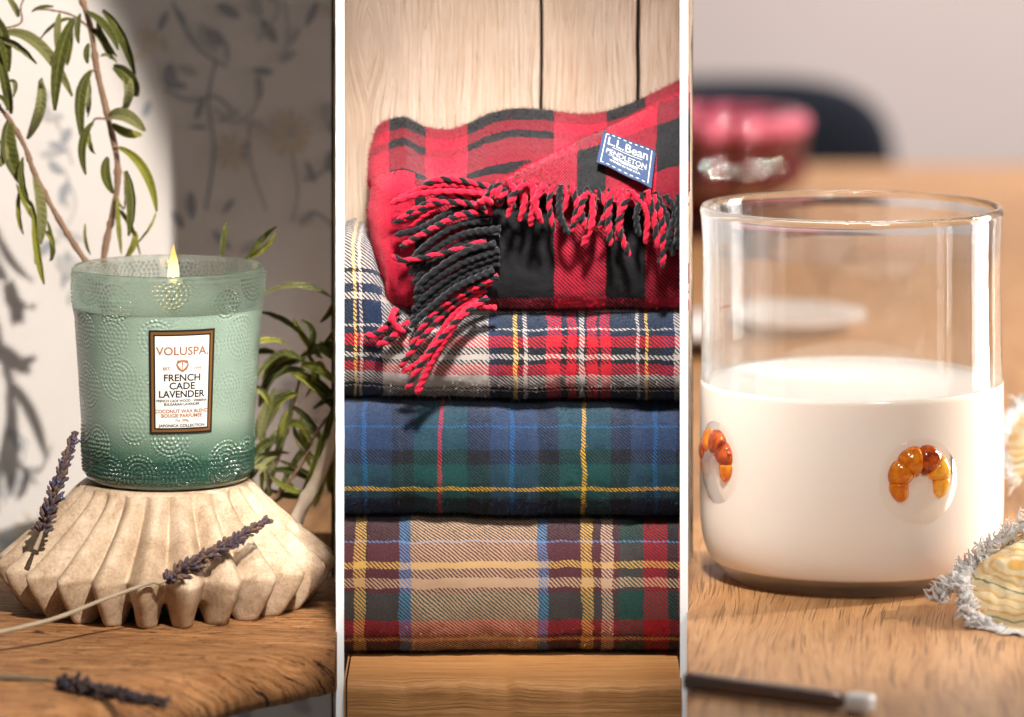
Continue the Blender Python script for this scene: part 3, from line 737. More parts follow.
branch('brown stem with long drooping green leaves hanging above the candle',
       [([(235, -30), (270, 80), (290, 210), (320, 340), (350, 480), (345, 600), (318, 720), (300, 840)], 3.0, 3.6, 0), ([(270, 85), (215, 45), (150, 30), (110, 28)], 1.4, .8, 0),
        ([(290, 210), (265, 215), (248, 245)], 1.3, .9, 0), ([(315, 355), (285, 355), (275, 375)], 1.3, .9, 0), ([(335, 440), (350, 440), (372, 455)], 1.3, .9, 0), ([(345, 590), (372, 620), (372, 512)], 1.2, .8, 0)],
       [(255, 35, 320, 70, 352, 150, 10, 'D'), (308, 30, 380, 90, 405, 225, 13, 'D'), (275, 90, 310, 100, 330, 175, 9, 'D'), (340, 200, 400, 220, 408, 288, 15, 'D'), (355, 200, 400, 260, 366, 335, 12, 'L'),
        (325, 350, 372, 325, 432, 392, 17, 'L'), (335, 370, 372, 412, 424, 402, 11, 'G'), (355, 440, 450, 480, 468, 632, 10, 'G'), (465, 635, 450, 680, 405, 730, 5, 'G'), (272, 212, 215, 260, 245, 420, 13, 'D'),
        (270, 240, 275, 330, 262, 350, 10, 'L'), (278, 365, 225, 420, 256, 522, 11, 'D'), (268, 390, 270, 440, 285, 460, 8, 'G'), (322, 470, 300, 520, 338, 578, 12, 'D'), (378, 510, 415, 600, 385, 705, 13, 'D'),
        (222, 55, 165, 150, 164, 330, 14, 'D'), (225, 60, 180, 50, 118, 120, 7, 'D'), (178, 40, 165, 90, 172, 160, 9, 'L'), (210, 60, 205, 120, 200, 195, 9, 'G'), (160, 20, 120, 18, 95, 35, 5, 'D'),
        (290, 60, 300, 120, 350, 170, 8, 'L'), (350, 590, 345, 660, 362, 760, 8, 'G'), (400, 690, 410, 720, 370, 780, 8, 'G'), (255, 670, 250, 720, 270, 760, 4, 'L'), (265, 130, 250, 160, 262, 190, 9, 'D'),
        (300, 170, 320, 160, 350, 190, 8, 'L'), (240, 40, 220, 90, 235, 130, 8, 'D'), (345, 620, 400, 640, 420, 760, 9, 'G')],
       4790, 21, Z1, P(100, 270, 4790))
branch('branch with broad dark leaves at the upper left edge of the photo',
       [([(-20, 300), (30, 360), (75, 440), (100, 510), (150, 610), (215, 720), (270, 800)], 2.2, 3.2, 0), ([(-20, 90), (60, 70), (62, 20), (80, -20)], 1.2, .8, 0), ([(-40, 250), (0, 320), (20, 340)], 1.6, 1.2, 0)],
       [(10, 100, 120, 80, 215, 288, 15, 'L'), (-20, 110, 60, 110, 110, 190, 13, 'L'), (-30, 40, 20, 90, 25, 215, 17, 'D'), (-10, 140, 20, 260, 34, 340, 13, 'D'), (120, 240, 140, 320, 82, 415, 13, 'L'), (125, 235, 112, 255, 118, 280, 9, 'D'),
        (30, 355, -10, 440, 66, 555, 20, 'D'), (70, 470, 60, 540, 92, 615, 12, 'D'), (48, 550, 70, 620, 108, 670, 6, 'G'), (100, 530, 130, 620, 120, 730, 13, 'L'), (0, 420, 15, 460, -10, 500, 12, 'L'), (90, 600, 110, 690, 105, 790, 8, 'G'),
        (60, 560, 50, 640, 70, 700, 7, 'G'), (-20, 280, 20, 300, 20, 330, 9, 'D'), (130, 690, 160, 700, 160, 740, 7, 'G'), (55, 50, 45, 20, 20, -10, 8, 'L'), (100, 640, 110, 760, 132, 850, 9, 'G'), (30, 240, 60, 240, 40, 290, 6, 'L'), (140, 660, 160, 760, 148, 780, 8, 'D')],
       4775, 22, Z1, P(30, 270, 4775))
branch('bushy olive green branch behind the candle, on its right',
       [([(670, 800), (700, 717), (740, 600), (785, 450), (812, 320)], 3.4, 1.6, 0), ([(690, 760), (790, 640), (840, 540), (895, 470), (950, 400)], 2.2, 1.4, -10), ([(560, 150), (590, 60), (600, -20)], 1.2, .8, 30)],
       [(700, 172, 790, 130, 880, 180, 11, 'L'), (905, 140, 900, 190, 850, 245, 12, 'D'), (690, 215, 770, 220, 810, 285, 11, 'D'), (812, 330, 850, 270, 800, 240, 9, 'D'), (800, 350, 720, 350, 690, 470, 15, 'D'), (795, 340, 740, 320, 700, 400, 12, 'G'),
        (805, 340, 870, 290, 930, 330, 11, 'D'), (800, 360, 850, 350, 895, 410, 11, 'G'), (790, 380, 860, 400, 900, 470, 12, 'D'), (780, 430, 700, 450, 680, 560, 14, 'D'), (770, 470, 820, 470, 870, 580, 10, 'D'), (740, 520, 820, 500, 870, 575, 9, 'L'),
        (750, 560, 690, 550, 660, 640, 12, 'D'), (850, 560, 840, 660, 790, 730, 10, 'G'), (890, 460, 860, 560, 850, 660, 12, 'D'), (740, 600, 680, 600, 650, 690, 10, 'L'), (720, 640, 780, 630, 830, 670, 9, 'D'), (715, 650, 760, 700, 820, 700, 8, 'G'),
        (700, 700, 690, 640, 750, 590, 9, 'G'), (730, 10, 710, 50, 640, 80, 8, 'G'), (650, 80, 690, 10, 735, -10, 9, 'D'), (588, 70, 585, 20, 600, -20, 9, 'D'), (830, 300, 870, 330, 900, 350, 9, 'D'), (815, 330, 830, 360, 850, 420, 10, 'D'), (760, 480, 730, 540, 740, 600, 9, 'G'),
        (905, 250, 880, 260, 840, 340, 8, 'G'), (700, 600, 660, 620, 640, 700, 12, 'D'), (900, 520, 870, 600, 880, 700, 9, 'G'), (690, 560, 690, 500, 730, 420, 11, 'L'), (720, 690, 780, 720, 840, 690, 9, 'D'), (820, 560, 780, 600, 740, 690, 10, 'D'),
        (670, 330, 700, 300, 740, 330, 10, 'D'), (860, 450, 900, 430, 930, 480, 10, 'D'), (660, 420, 700, 400, 720, 470, 9, 'L'), (900, 600, 930, 660, 940, 740, 9, 'G'), (760, 700, 700, 720, 670, 780, 10, 'G'), (780, 520, 790, 580, 850, 620, 9, 'L')],
       4800, 23, Z2, P(290, 560, 4800))
def stick():
    mb = MB(); p = catmull([P(280, 590, 4765), P(296, 522, 4760), P(318, 478, 4755), P(338, 428, 4750), P(350, 380, 4745)], 50)
    tube(mb, p, np.linspace(8, 5.5, 50)*np.array([1+.06*math.sin(i*.7)+(.15 if i in (18, 19, 33) else 0) for i in range(50)]), 14)
    o = mb.build('bare_twig', simple('pale_bark', rgb(196, 176, 152), .8, .3, .12, .8, .3), origin=P(296, 560, 4760))
    tag(o, 'thick pale bare twig slanting up behind the stand on its right', 'twig')
stick()
# ================================================================== FOLDED BLANKETS
def stops_to_ramp(n, coord, lo, hi, stops):
    """stops: list of (start, colour); constant bands"""
    f = n.m('DIVIDE', n.m('SUBTRACT', coord, lo), hi-lo)
    return n.ramp(f, [(max(0.0, (s-lo)/(hi-lo)), c) for s, c in stops], 'CONSTANT')
def plaid(name, warp, weft, period=5.0, slope=-1.0, soft=0.26, fuzz=1.0, sheen=0.12, wlo=330, whi=700, vlo=60, vhi=700, sheent=None, bal=0.5, flat=0):
    n = NT(name); uv = n.uv(); u, v, _ = n.sep(uv)
    nz = n.noise(uv, 0.05, 2); nf = n.noise(uv, 0.9, 3, 0.7); nf2 = n.noise(uv, 0.28, 3, 0.6)
    uw = n.m('ADD', u, n.m('ADD', n.m('MULTIPLY', n.m('SUBTRACT', nz, .5), 5.0), n.m('MULTIPLY', n.m('SUBTRACT', nf, .5), 3.4)))
    vw = n.m('ADD', v, n.m('ADD', n.m('MULTIPLY', n.m('SUBTRACT', nz, .5), -5.0), n.m('MULTIPLY', n.m('SUBTRACT', nf2, .5), 3.4)))
    ca = stops_to_ramp(n, uw, wlo, whi, warp); cb = stops_to_ramp(n, vw, vlo, vhi, weft)
    ph = n.m('FRACT', n.m('DIVIDE', n.m('ADD', n.m('ADD', u, n.m('MULTIPLY', n.m('SUBTRACT', nf2, .5), 2.6)), n.m('MULTIPLY', v, slope)), period))
    tri = n.m('ABSOLUTE', n.m('SUBTRACT', ph, 0.5))          # 0 at stripe centre .. 0.5
    mask = n.ramp(n.m('MULTIPLY', tri, 2.0), [(bal-soft, 1.0), (bal+soft, 0.0)])
    if flat: mask = n.mix(n.m('MULTIPLY', n.m('LESS_THAN', v, flat), .85), mask, (.40, .40, .40, 1))
    c = n.mix(mask, ca, cb)
    # fibres: heathered wool
    f1 = n.noise(uv, 1.3, 2, 0.8)
    c = n.mix(1.0, c, n.ramp(f1, [(0.25, 0.62), (0.5, 0.98), (0.75, 1.0)]), 'MULTIPLY')
    c = n.mix(n.ramp(n.noise(uv, 0.75, 3, .8), [(0.55, 0.0), (0.8, 0.25*fuzz)]), c, rgb(190, 180, 175))
    h = n.m('ADD', n.m('MULTIPLY', n.m('ABSOLUTE', n.m('SUBTRACT', tri, .25)), -2.2), n.m('ADD', n.m('MULTIPLY', f1, .9), n.m('MULTIPLY', nf2, 1.6)))
    n.setp(col=c, rough=0.95, spec=0.08, sheen=sheen, sheenr=0.5, nrm=n.bump(h, 0.9, 1.5))
    if sheent: n.setp(sheent=sheent)
    return n.mat
def folded(name, label, top, bot, Yf, rx, mat, seed, x0=341.2, x1=683.0, ex=0.85, depth=4752.0, mid=None):
    """a folded blanket: one thick soft fold to the front. top/bot: functions px -> row"""
    nu, nvv = 240, 64; V = []; UV = []
    ps = np.linspace(x0, x1, nu)
    ph = np.linspace(-PI/2, PI/2, nvv-16)
    for i, px in enumerate(ps):
        zt = HY+CZ-top(px); zb = HY+CZ-bot(px); zm = (zt+zb)/2; h = (zt-zb)/2
        col = []
        yf = Yf+fbm(px, seed*40, 0, 90)*6+fbm(px, seed*40+9, 0, 25)*1.2
        for k in range(8): t = k/8; col.append((depth+(yf+rx-depth)*t, zb, -1))
        for a in ph: col.append((yf+rx*(1-max(0, math.cos(a))**ex), zm+h*math.copysign(abs(math.sin(a))**ex, a), a))
        for k in range(1, 9): t = k/8; col.append((yf+rx+(depth-yf-rx)*t, zt-t*2, 2))
        for (y, z, a) in col:
            s = fbm(px, z, seed*7, 40)*1.6+fbm(px, z, seed*5, 14)*.5
            yy = y-(s if -1.5 < a < 1.5 else 0)
            V.append(((px-512)*min(yy, 4600)/F, yy, z+fbm(px, yy, seed, 50)*1.0))
            v = HY+CZ-z+(0.6*(y-yf) if z < zm else -0.6*(y-yf))
            UV.append((px+(fbm(px, z, 3, 80)*2), v))
    mb = MB(); fs = grid_faces(nu, nvv); fs = [f[::-1] for f in fs]
    G = np.array(V).reshape(nu, nvv, 3)[:, 8:-8].transpose(1, 0, 2); GU = np.array(UV).reshape(nu, nvv, 2)[:, 8:-8].transpose(1, 0, 2)
    fuzz(mb, G, GU, 9000, 3.0, .2, seed)
    fs.append(list(range(nvv))); fs.append([(nu-1)*nvv+k for k in range(nvv)][::-1])
    mb.add(V, fs, 0, UV)
    o = mb.build(name, mat, origin=(0, Yf+60, HY+CZ-bot(512)))
    return tag(o, label, 'blanket')
def itp(pts):
    xs, ys = zip(*pts); return lambda p: float(np.interp(p, xs, ys))
K = rgb(26, 24, 28)
# -- tan and plum plaid
tan = rgb(190, 156, 124); plum = rgb(82, 40, 46); yel = rgb(204, 160, 84); blu = rgb(90, 124, 164); grn = rgb(30, 70, 62); red = rgb(160, 18, 32); dk = rgb(36, 30, 32); crm = rgb(198, 162, 136)
m4 = plaid('tan_plum_tartan',
    [(330, plum), (354, yel), (366, dk), (367, plum), (398, blu), (410, tan), (538, blu), (548, plum), (581, yel), (593, plum), (601, crm), (612, plum), (619, grn), (643, red), (667, dk), (678, red), (690, dk)],
    [(60, dk), (524, dk), (531, blu), (533, plum), (557, yel), (565, plum), (573, tan), (583, plum), (589, dk), (590, grn), (620, red), (639, dk), (642, red), (645, yel), (648, red), (652, dk)], 4.4, -1.0)
folded('folded_blanket', 'tan, plum and red plaid blanket at the bottom of the pile on the shelf', itp([(340, 521), (420, 520), (520, 523), (683, 522)]), itp([(340, 658), (683, 657)]), 4584, 58, m4, 1)
# -- blue and green plaid
b1 = rgb(36, 54, 84); bb = rgb(30, 86, 138); bk = rgb(24, 27, 34); g3 = rgb(18, 66, 64); r3 = rgb(178, 40, 50); y3 = rgb(216, 168, 40); nv = rgb(16, 36, 62)
m3 = plaid('blue_green_tartan',
    [(330, bk), (343, b1), (362, bb), (367, b1), (392, bk), (413, g3), (437, r3), (442, g3), (467, bk), (490, b1), (508, bb), (513, b1), (537, bk), (558, g3), (581, y3), (585.5, g3), (610, bk), (630, b1), (653, bb), (657, b1), (676, bk)],
    [(60, b1), (418, bb), (422, b1), (446, bk), (462, g3), (487, y3), (490.5, g3), (502, bk), (510, nv)], 3.9, -1.0, bal=0.5)
folded('folded_blanket', 'blue and green plaid blanket with thin yellow lines, third from the top of the pile', itp([(340, 402), (430, 401), (520, 404), (683, 405)]), itp([(340, 521), (420, 519), (520, 522), (683, 521)]), 4589, 56, m3, 2)
# -- white, red and navy plaid
wt = rgb(180, 170, 162); n2 = rgb(22, 40, 68); r2 = rgb(184, 24, 40); k2 = rgb(18, 20, 26); y2 = rgb(214, 176, 84); dg = rgb(22, 34, 44); dr = rgb(140, 26, 36)
m2 = plaid('white_red_tartan',
    [(330, n2), (343, k2), (352, y2), (356, k2), (358, wt), (361, k2), (364, n2), (382, wt), (488, n2), (499, dg), (513, y2), (517, k2), (523, wt), (527, dg), (546, r2), (560, k2), (566, r2), (575, k2), (578, wt), (583, k2), (587, r2), (596, k2), (600, r2), (610, dg), (635, wt), (639, k2), (644, y2), (647, dg), (662, n2), (673, wt)],
    [(60, wt), (262, k2), (266, wt), (280, n2), (288, wt), (296, n2), (321, wt), (324, n2), (331, r2), (344, k2), (352, wt), (355.5, k2), (361, r2), (375, wt), (392, k2), (396, wt), (398, k2), (401, dg)], 4.6, -1.0)
folded('folded_blanket', 'white, red and navy plaid blanket directly under the red and black one', itp([(340, 236), (350, 232), (372, 244), (392, 292), (412, 309), (450, 312), (683, 308)]), itp([(340, 402), (430, 401), (520, 404), (683, 404)]), 4588, 58, m2, 3)
# -- red and black blanket on top
def buffalo():
    pink = rgb(186, 18, 50); Kb = rgb(20, 19, 22)
    mt = plaid('red_black_check', [(330, pink), (388, Kb), (424, pink), (467, Kb), (553, pink), (605, Kb), (645, pink), (700, Kb)],
               [(60, pink), (112, Kb), (129, pink), (139, Kb), (147, pink), (168, Kb), (177, pink), (189, Kb), (299, pink)], 4.2, -1.0, sheen=.12, fuzz=.4, bal=.40, flat=186)
    mr = plaid('red_wool', [(330, pink), (600, pink)], [(60, pink)], 4.6, 1.0, fuzz=.5)
    mo = plaid('red_black_check_turned', [(330, pink), (577, Kb), (605, pink), (656, Kb), (694, pink)], [(60, pink), (147, Kb), (193, pink)], 4.6, 1.5, sheen=.12, fuzz=.5, bal=.45)
    t = thing('fringed_blanket', 'red and black checked wool blanket with twisted fringe, draped on top of the pile', 'blanket', (0, 4640, HY+CZ-308))
    xs = [0, 0, 0, 388, 405, 425, 450, 470, 490, 515, 545, 575, 600, 630, 660, 688]
    crest = [150, 138, 128, 121, 117.5, 127, 130, 123, 114, 109, 110, 114, 113, 104, 90, 76]
    rows = []; uvs = []
    spec = [  # dpy, Y, left silhouette x, v
        (70, 4762, 378, 60), (8, 4756, 376, 104), (0, 4740, 374, 116), (7, 4716, 371, 126), (23, 4684, 369, 142), (45, 4640, 368, 164), (None, 4606, 371, 188), (None, 4595, 368, 212), (None, 4587, 372, 245), (None, 4588, 380, 280), (None, 4597, 384, 302), (None, 4615, 388, 311), (None, 4660, 390, 316)]
    pyf = {6: 187, 7: 212, 8: 245, 9: 279, 10: 300, 11: 308, 12: 311}
    for r, (d, Y, lx, v) in enumerate(spec):
        row = []; uvr = []
        for c, x in enumerate(xs):
            py = crest[c]+d if d is not None else pyf[r]
            yy = Y; xx = x; vv = v
            if c == 0: xx, yy = lx+9, min(4762, Y+95)
            if c == 1: xx, yy = lx, Y+48
            if c == 2: xx, yy = lx+4, Y+14
            if c <= 1 and d is not None and d < 10: py += 10
            if r >= 6: yy += 2.5*math.sin(x*.045+r)
            row.append((xx, py, yy)); uvr.append((xx if c > 0 else xx-14, vv))
        rows.append(row); uvs.append(uvr)
    W, Q = loft(rows, uvs, 230, 170)
    for i in range(W.shape[0]):
        for j in range(W.shape[1]):
            p = W[i, j]; W[i, j, 1] -= fbm(p[0], p[2], 5, 38)*2.2+fbm(p[0], p[2], 2, 13)*.6
            W[i, j, 0] = min(W[i, j, 0], (684-512)*W[i, j, 1]/F if W[i, j, 1] < 4895 else 1e9)
    mb = MB(); sheet(mb, W, Q, 5); nu_ = W.shape[1]; nv_ = W.shape[0]
    for k in range((nv_-1)*(nu_-1)):
        i, j = divmod(k, nu_-1)
        if i > nv_*.44 and Q[i, j, 0] < 414: mb.m[k] = 1
    fuzz(mb, W, Q, 16000, 3.4, .2, 77)
    mb.build('folded_body', [mt, mr], t)
    top = [(486, 190, 4581), (515, 172, 4596), (545, 157, 4618), (580, 140, 4638), (620, 122, 4648), (650, 108, 4650), (690, 93, 4652)]
    hem = [(472, 192, 4578), (505, 191, 4574), (540, 193, 4572), (580, 197, 4570), (615, 202, 4570), (650, 207, 4570), (692, 210, 4572)]
    rows = []; uvs = []
    for q in np.linspace(0, 1, 6):
        row = []; ur = []
        for a, b in zip(top, hem):
            x = a[0]*(1-q)+b[0]*q; y = a[1]*(1-q)+b[1]*q; Y = a[2]+(b[2]-a[2])*(1-(1-q)**1.6)
            Y += 3*math.sin(q*5+x*.03)
            row.append((x, y, Y)); ur.append((x, y+0.33*(x-590)))
        rows.append(row); uvs.append(ur)
    # the top edge rolls over to the back
    r0 = [(x, y+7, Y+26) for x, y, Y in rows[0]]; u0 = [(u, v-18) for u, v in uvs[0]]
    r1 = [(x, y+.5, Y+10) for x, y, Y in rows[0]]; u1 = [(u, v-8) for u, v in uvs[0]]
    rows = [r0, r1]+[[(x, y+(1.5 if k == 0 else 0), Y) for x, y, Y in r] for k, r in enumerate(rows)]; uvs = [u0, u1]+uvs
    W, Q = loft(rows, uvs, 170, 80)
    for i in range(W.shape[0]):
        for j in range(W.shape[1]):
            p = W[i, j]; W[i, j, 1] -= fbm(p[0], p[2], 8, 34)*2.4
            W[i, j, 0] = min(W[i, j, 0], (684-512)*W[i, j, 1]/F)
    mb = MB(); sheet(mb, W, Q, 6); fuzz(mb, W, Q, 6000, 3.2, .2, 78)
    mb.build('turned_over_corner', mo, t)
    # fringe cords
    rc = NT('red_wool_cord'); v = rc.obj(); rc.setp(col=rc.mix(rc.noise(v, .9, 3, .7), rgb(160, 14, 36), rgb(218, 34, 64)), rough=.95, spec=.08, sheen=.12, nrm=rc.bump(rc.noise(v, .8, 3), .9, 1.5))
    kc = NT('black_wool_cord'); v = kc.obj(); kc.setp(col=kc.mix(kc.noise(v, .9, 3, .7), rgb(11, 11, 13), rgb(27, 27, 31)), rough=.95, spec=.08, sheen=.2, nrm=kc.bump(kc.noise(v, .8, 3), .9, 1.5))
    rs = random.Random(5); dz = [0]
    def cord(pts, kind, conv, base=4572.0, r=3.25):
        dz[0] += 1
        q = [conv(*p) for p in pts]; n = len(q); q[0] = (q[0][0]+rs.uniform(-3, 7), q[0][1]+rs.uniform(-1.5, 1.5)); Yk = []
        for k, (x, y) in enumerate(q):
            Yk.append(base-4-(3.0*math.sin(PI*k/(n-1)))+(dz[0] % 4)*-3.2+rs.uniform(-1, 1))
        if q[0][0] < 500: Yk[0] += 11
        ctrl = [P(x, y, Y) for (x, y), Y in zip(q, Yk)]
        L = sum(np.linalg.norm(ctrl[i+1]-ctrl[i]) for i in range(n-1))
        m = max(24, int(L/1.1)); path = catmull(ctrl, m)
        path += np.array([[rs.uniform(-.12, .12) for _ in range(3)] for _ in range(m)])
        path[:, 0] = np.minimum(path[:, 0], (678.5-512)*path[:, 1]/F)
        rad = np.full(m, r*rs.uniform(.78, 1.1)); e = min(5, m//4)
        for k in range(e): rad[m-1-k] *= .55+.45*(k/e)
        rad = rad*(1+.05*np.sin(np.arange(m)*.5+rs.random()*6))
        tws = rs.uniform(.26, .44); two = {'R': (0, 0), 'K': (1, 1), 'M': (0, 1), 'N': (1, 0)}[kind]
        mb = MB(); tube(mb, path, rad, 14, 0, 2, tws, two)
        r2_ = np.random.default_rng(dz[0]); nh = int(L*6)
        ii = r2_.integers(2, m-2, nh); d = r2_.normal(0, 1, (nh, 3)); d /= np.linalg.norm(d, axis=1)[:, None]
        p0 = path[ii]+d*rad[ii][:, None]*.85; e1 = p0+d*r2_.uniform(.6, 2.8, (nh, 1))+r2_.normal(0, .5, (nh, 3)); sd = np.cross(d, r2_.normal(0, 1, (nh, 3))); sd = sd/np.linalg.norm(sd, axis=1)[:, None]*.17
        mb.add(np.stack([p0-sd, p0+sd, e1], 1).reshape(-1, 3), [[3*q, 3*q+1, 3*q+2] for q in range(nh)], [two[int(r2_.random() < .5)] for _ in range(nh)])
        mb.build('fringe_cord', [rc.mat, kc.mat], t)
    A = lambda x, y: (360+x/2.988, 160+y/2.988)
    B = lambda x, y: (340+x/2.869, y/2.869)
    left = [([(395, 440), (330, 440), (280, 490), (225, 590), (165, 695)], 'R'), ([(360, 425), (300, 470), (215, 600), (170, 700)], 'R'), ([(380, 410), (290, 480), (190, 600), (138, 685)], 'N'),
            ([(380, 390), (280, 460), (190, 590), (125, 635)], 'R'), ([(390, 370), (270, 440), (165, 560), (120, 620)], 'M'), ([(395, 350), (270, 420), (200, 480), (150, 560)], 'N'), ([(395, 330), (290, 380), (200, 450), (150, 500)], 'K'),
            ([(400, 310), (300, 350), (180, 440), (155, 490)], 'K'), ([(400, 290), (300, 330), (190, 410), (158, 450)], 'K'), ([(400, 268), (300, 310), (190, 380), (165, 420)], 'K'), ([(405, 245), (310, 275), (200, 350), (165, 395)], 'K'),
            ([(405, 225), (310, 245), (200, 320), (160, 372)], 'K'), ([(405, 205), (300, 225), (190, 290), (150, 345)], 'K'), ([(400, 180), (290, 195), (190, 260), (140, 318)], 'K'), ([(390, 160), (300, 165), (190, 220), (120, 262)], 'M'),
            ([(380, 140), (290, 145), (190, 200), (105, 225)], 'K'), ([(370, 130), (270, 120), (200, 160), (145, 200)], 'R'), ([(370, 120), (270, 105), (180, 140), (100, 190)], 'M'), ([(400, 110), (300, 95), (190, 100), (90, 130)], 'R'),
            ([(395, 100), (290, 75), (190, 85), (100, 125)], 'R'), ([(400, 85), (300, 62), (230, 60), (180, 85)], 'M'), ([(400, 150), (320, 130), (220, 130), (130, 180)], 'M'), ([(380, 240), (280, 270), (140, 300), (95, 285)], 'M'),
            ([(120, 455), (85, 490), (50, 520), (15, 525)], 'N'), ([(150, 480), (110, 520), (80, 540), (50, 555)], 'M'), ([(100, 450), (95, 470), (110, 500), (135, 515)], 'R')]
    for p, k in left: cord(p, k, A, 4576 if p[0][0] > 200 else 4584)
    right = [([(465, 515), (500, 555), (480, 625)], 'R'), ([(450, 520), (440, 550), (430, 590)], 'N'), ([(505, 515), (530, 570), (515, 635)], 'R'), ([(535, 520), (555, 585), (545, 650)], 'R'), ([(580, 525), (560, 580), (578, 640)], 'R'), ([(555, 520), (525, 560), (535, 600)], 'R'),
             ([(600, 525), (600, 590), (615, 668)], 'M'), ([(640, 530), (630, 610), (655, 675)], 'K'), ([(650, 530), (680, 590), (665, 665)], 'M'), ([(690, 535), (730, 590), (705, 650)], 'K'), ([(720, 560), (722, 640), (695, 708)], 'R'),
             ([(735, 540), (765, 600), (742, 655)], 'N'), ([(765, 545), (770, 620), (775, 705)], 'M'), ([(790, 545), (805, 610), (795, 690)], 'R'), ([(820, 550), (800, 640), (830, 735)], 'M'), ([(840, 550), (880, 610), (876, 700)], 'R'),
             ([(870, 550), (900, 620), (912, 712)], 'M'), ([(905, 550), (940, 630), (955, 735)], 'K'), ([(940, 555), (960, 620), (915, 760)], 'K'), ([(960, 560), (972, 640), (965, 715)], 'K'), ([(710, 545), (690, 600), (705, 660)], 'M'), ([(620, 530), (650, 570), (628, 630)], 'R'),
             ([(890, 560), (925, 640), (925, 770)], 'M'), ([(860, 555), (850, 620), (858, 680)], 'K'), ([(520, 525), (490, 570), (500, 600)], 'M')]
    for p, k in right: cord(p, k, B, 4566, 3.3)
    # wool binding where the two hems meet
    for p, k in [([(350, 120), (385, 100), (400, 70)], 'K'), ([(380, 125), (410, 105), (420, 70)], 'R'), ([(400, 135), (425, 110), (440, 80)], 'M'), ([(340, 135), (375, 120), (395, 130)], 'R')]: cord(p, k, A, 4568, 3.6)
    # woven label
    navy = NT('navy_woven'); v = navy.obj(); navy.setp(col=navy.mix(navy.noise(v, .8, 3), rgb(24, 44, 78), rgb(40, 66, 104)), rough=.7, sheen=.2, nrm=navy.bump(navy.noise(v, 1.2, 2), .5, .8))
    cream = simple('cream_thread', rgb(200, 200, 188), .8)
    TL, TR, BR, BL = P(603.5, 133, 4618), P(656, 152.5, 4592), P(651.5, 190, 4556), P(596.5, 163.5, 4584)
    nrm = np.cross(TR-TL, BL-TL); nrm /= np.linalg.norm(nrm)
    if nrm[1] > 0: nrm = -nrm
    def lp(x, y, d=0.0):       # x,y in 0..1 from the top left
        p = TL*(1-x)*(1-y)+TR*x*(1-y)+BR*x*y+BL*(1-x)*y
        return p+nrm*(2.0+d+1.6*math.sin(PI*x*1.0)+.8*math.sin(x*9))
    mb = MB(); g = np.array([[lp(i/23, j/11) for i in range(24)] for j in range(12)]); sheet(mb, g, np.zeros((12, 24, 2)), .9)
    lab = mb.build('woven_label', navy.mat, t)
    mb = MB()
    def words(txt, size, cx, cy, bold, sx=1.0):
        V2, fs = text_mesh(txt, size, bold); w = (V2[:, 0].min()+V2[:, 0].max())/2
        mb.add([lp(cx+(p[0]-w)*sx/56.0, cy-p[1]/37.0, .5) for p in V2], fs, 0)
    words('L.L.Bean', 12.2, .5, .36, .08, 1.05); words('PENDLETON', 7.4, .5, .62, .02, 1.0); words('100% VIRGIN WOOL', 2.9, .5, .73, .06, 1.0); words('WOVEN IN THE U.S.A.', 2.9, .5, .82, .06, 1.1)
    def ln(x0, y0, x1, y1, w=.9, dash=0):
        nseg = 16
        for k in range(nseg):
            if dash and k % 2: continue
            a, b = k/nseg, (k+1)/nseg
            dx, dy = (x1-x0), (y1-y0); l = math.hypot(dx*56, dy*37); ox, oy = -dy*37/l*w/2/56, dx*56/l*w/2/37
            q = [(x0+dx*a-ox, y0+dy*a-oy), (x0+dx*b-ox, y0+dy*b-oy), (x0+dx*b+ox, y0+dy*b+oy), (x0+dx*a+ox, y0+dy*a+oy)]
            mb.add([lp(*p, .5) for p in q], [[0, 1, 2, 3]], 0)
    for a in [(.07, .06, .07, .94), (.93, .06, .93, .94)]: ln(*a)
    for a in [(.07, .06, .93, .06), (.07, .94, .93, .94)]: ln(*a, dash=1)
    for a in [(.22, .41, .78, .41), (.18, .66, .82, .66)]: ln(*a, w=.5)
    mb.build('lettering', cream, lab, smooth=False)
buffalo()

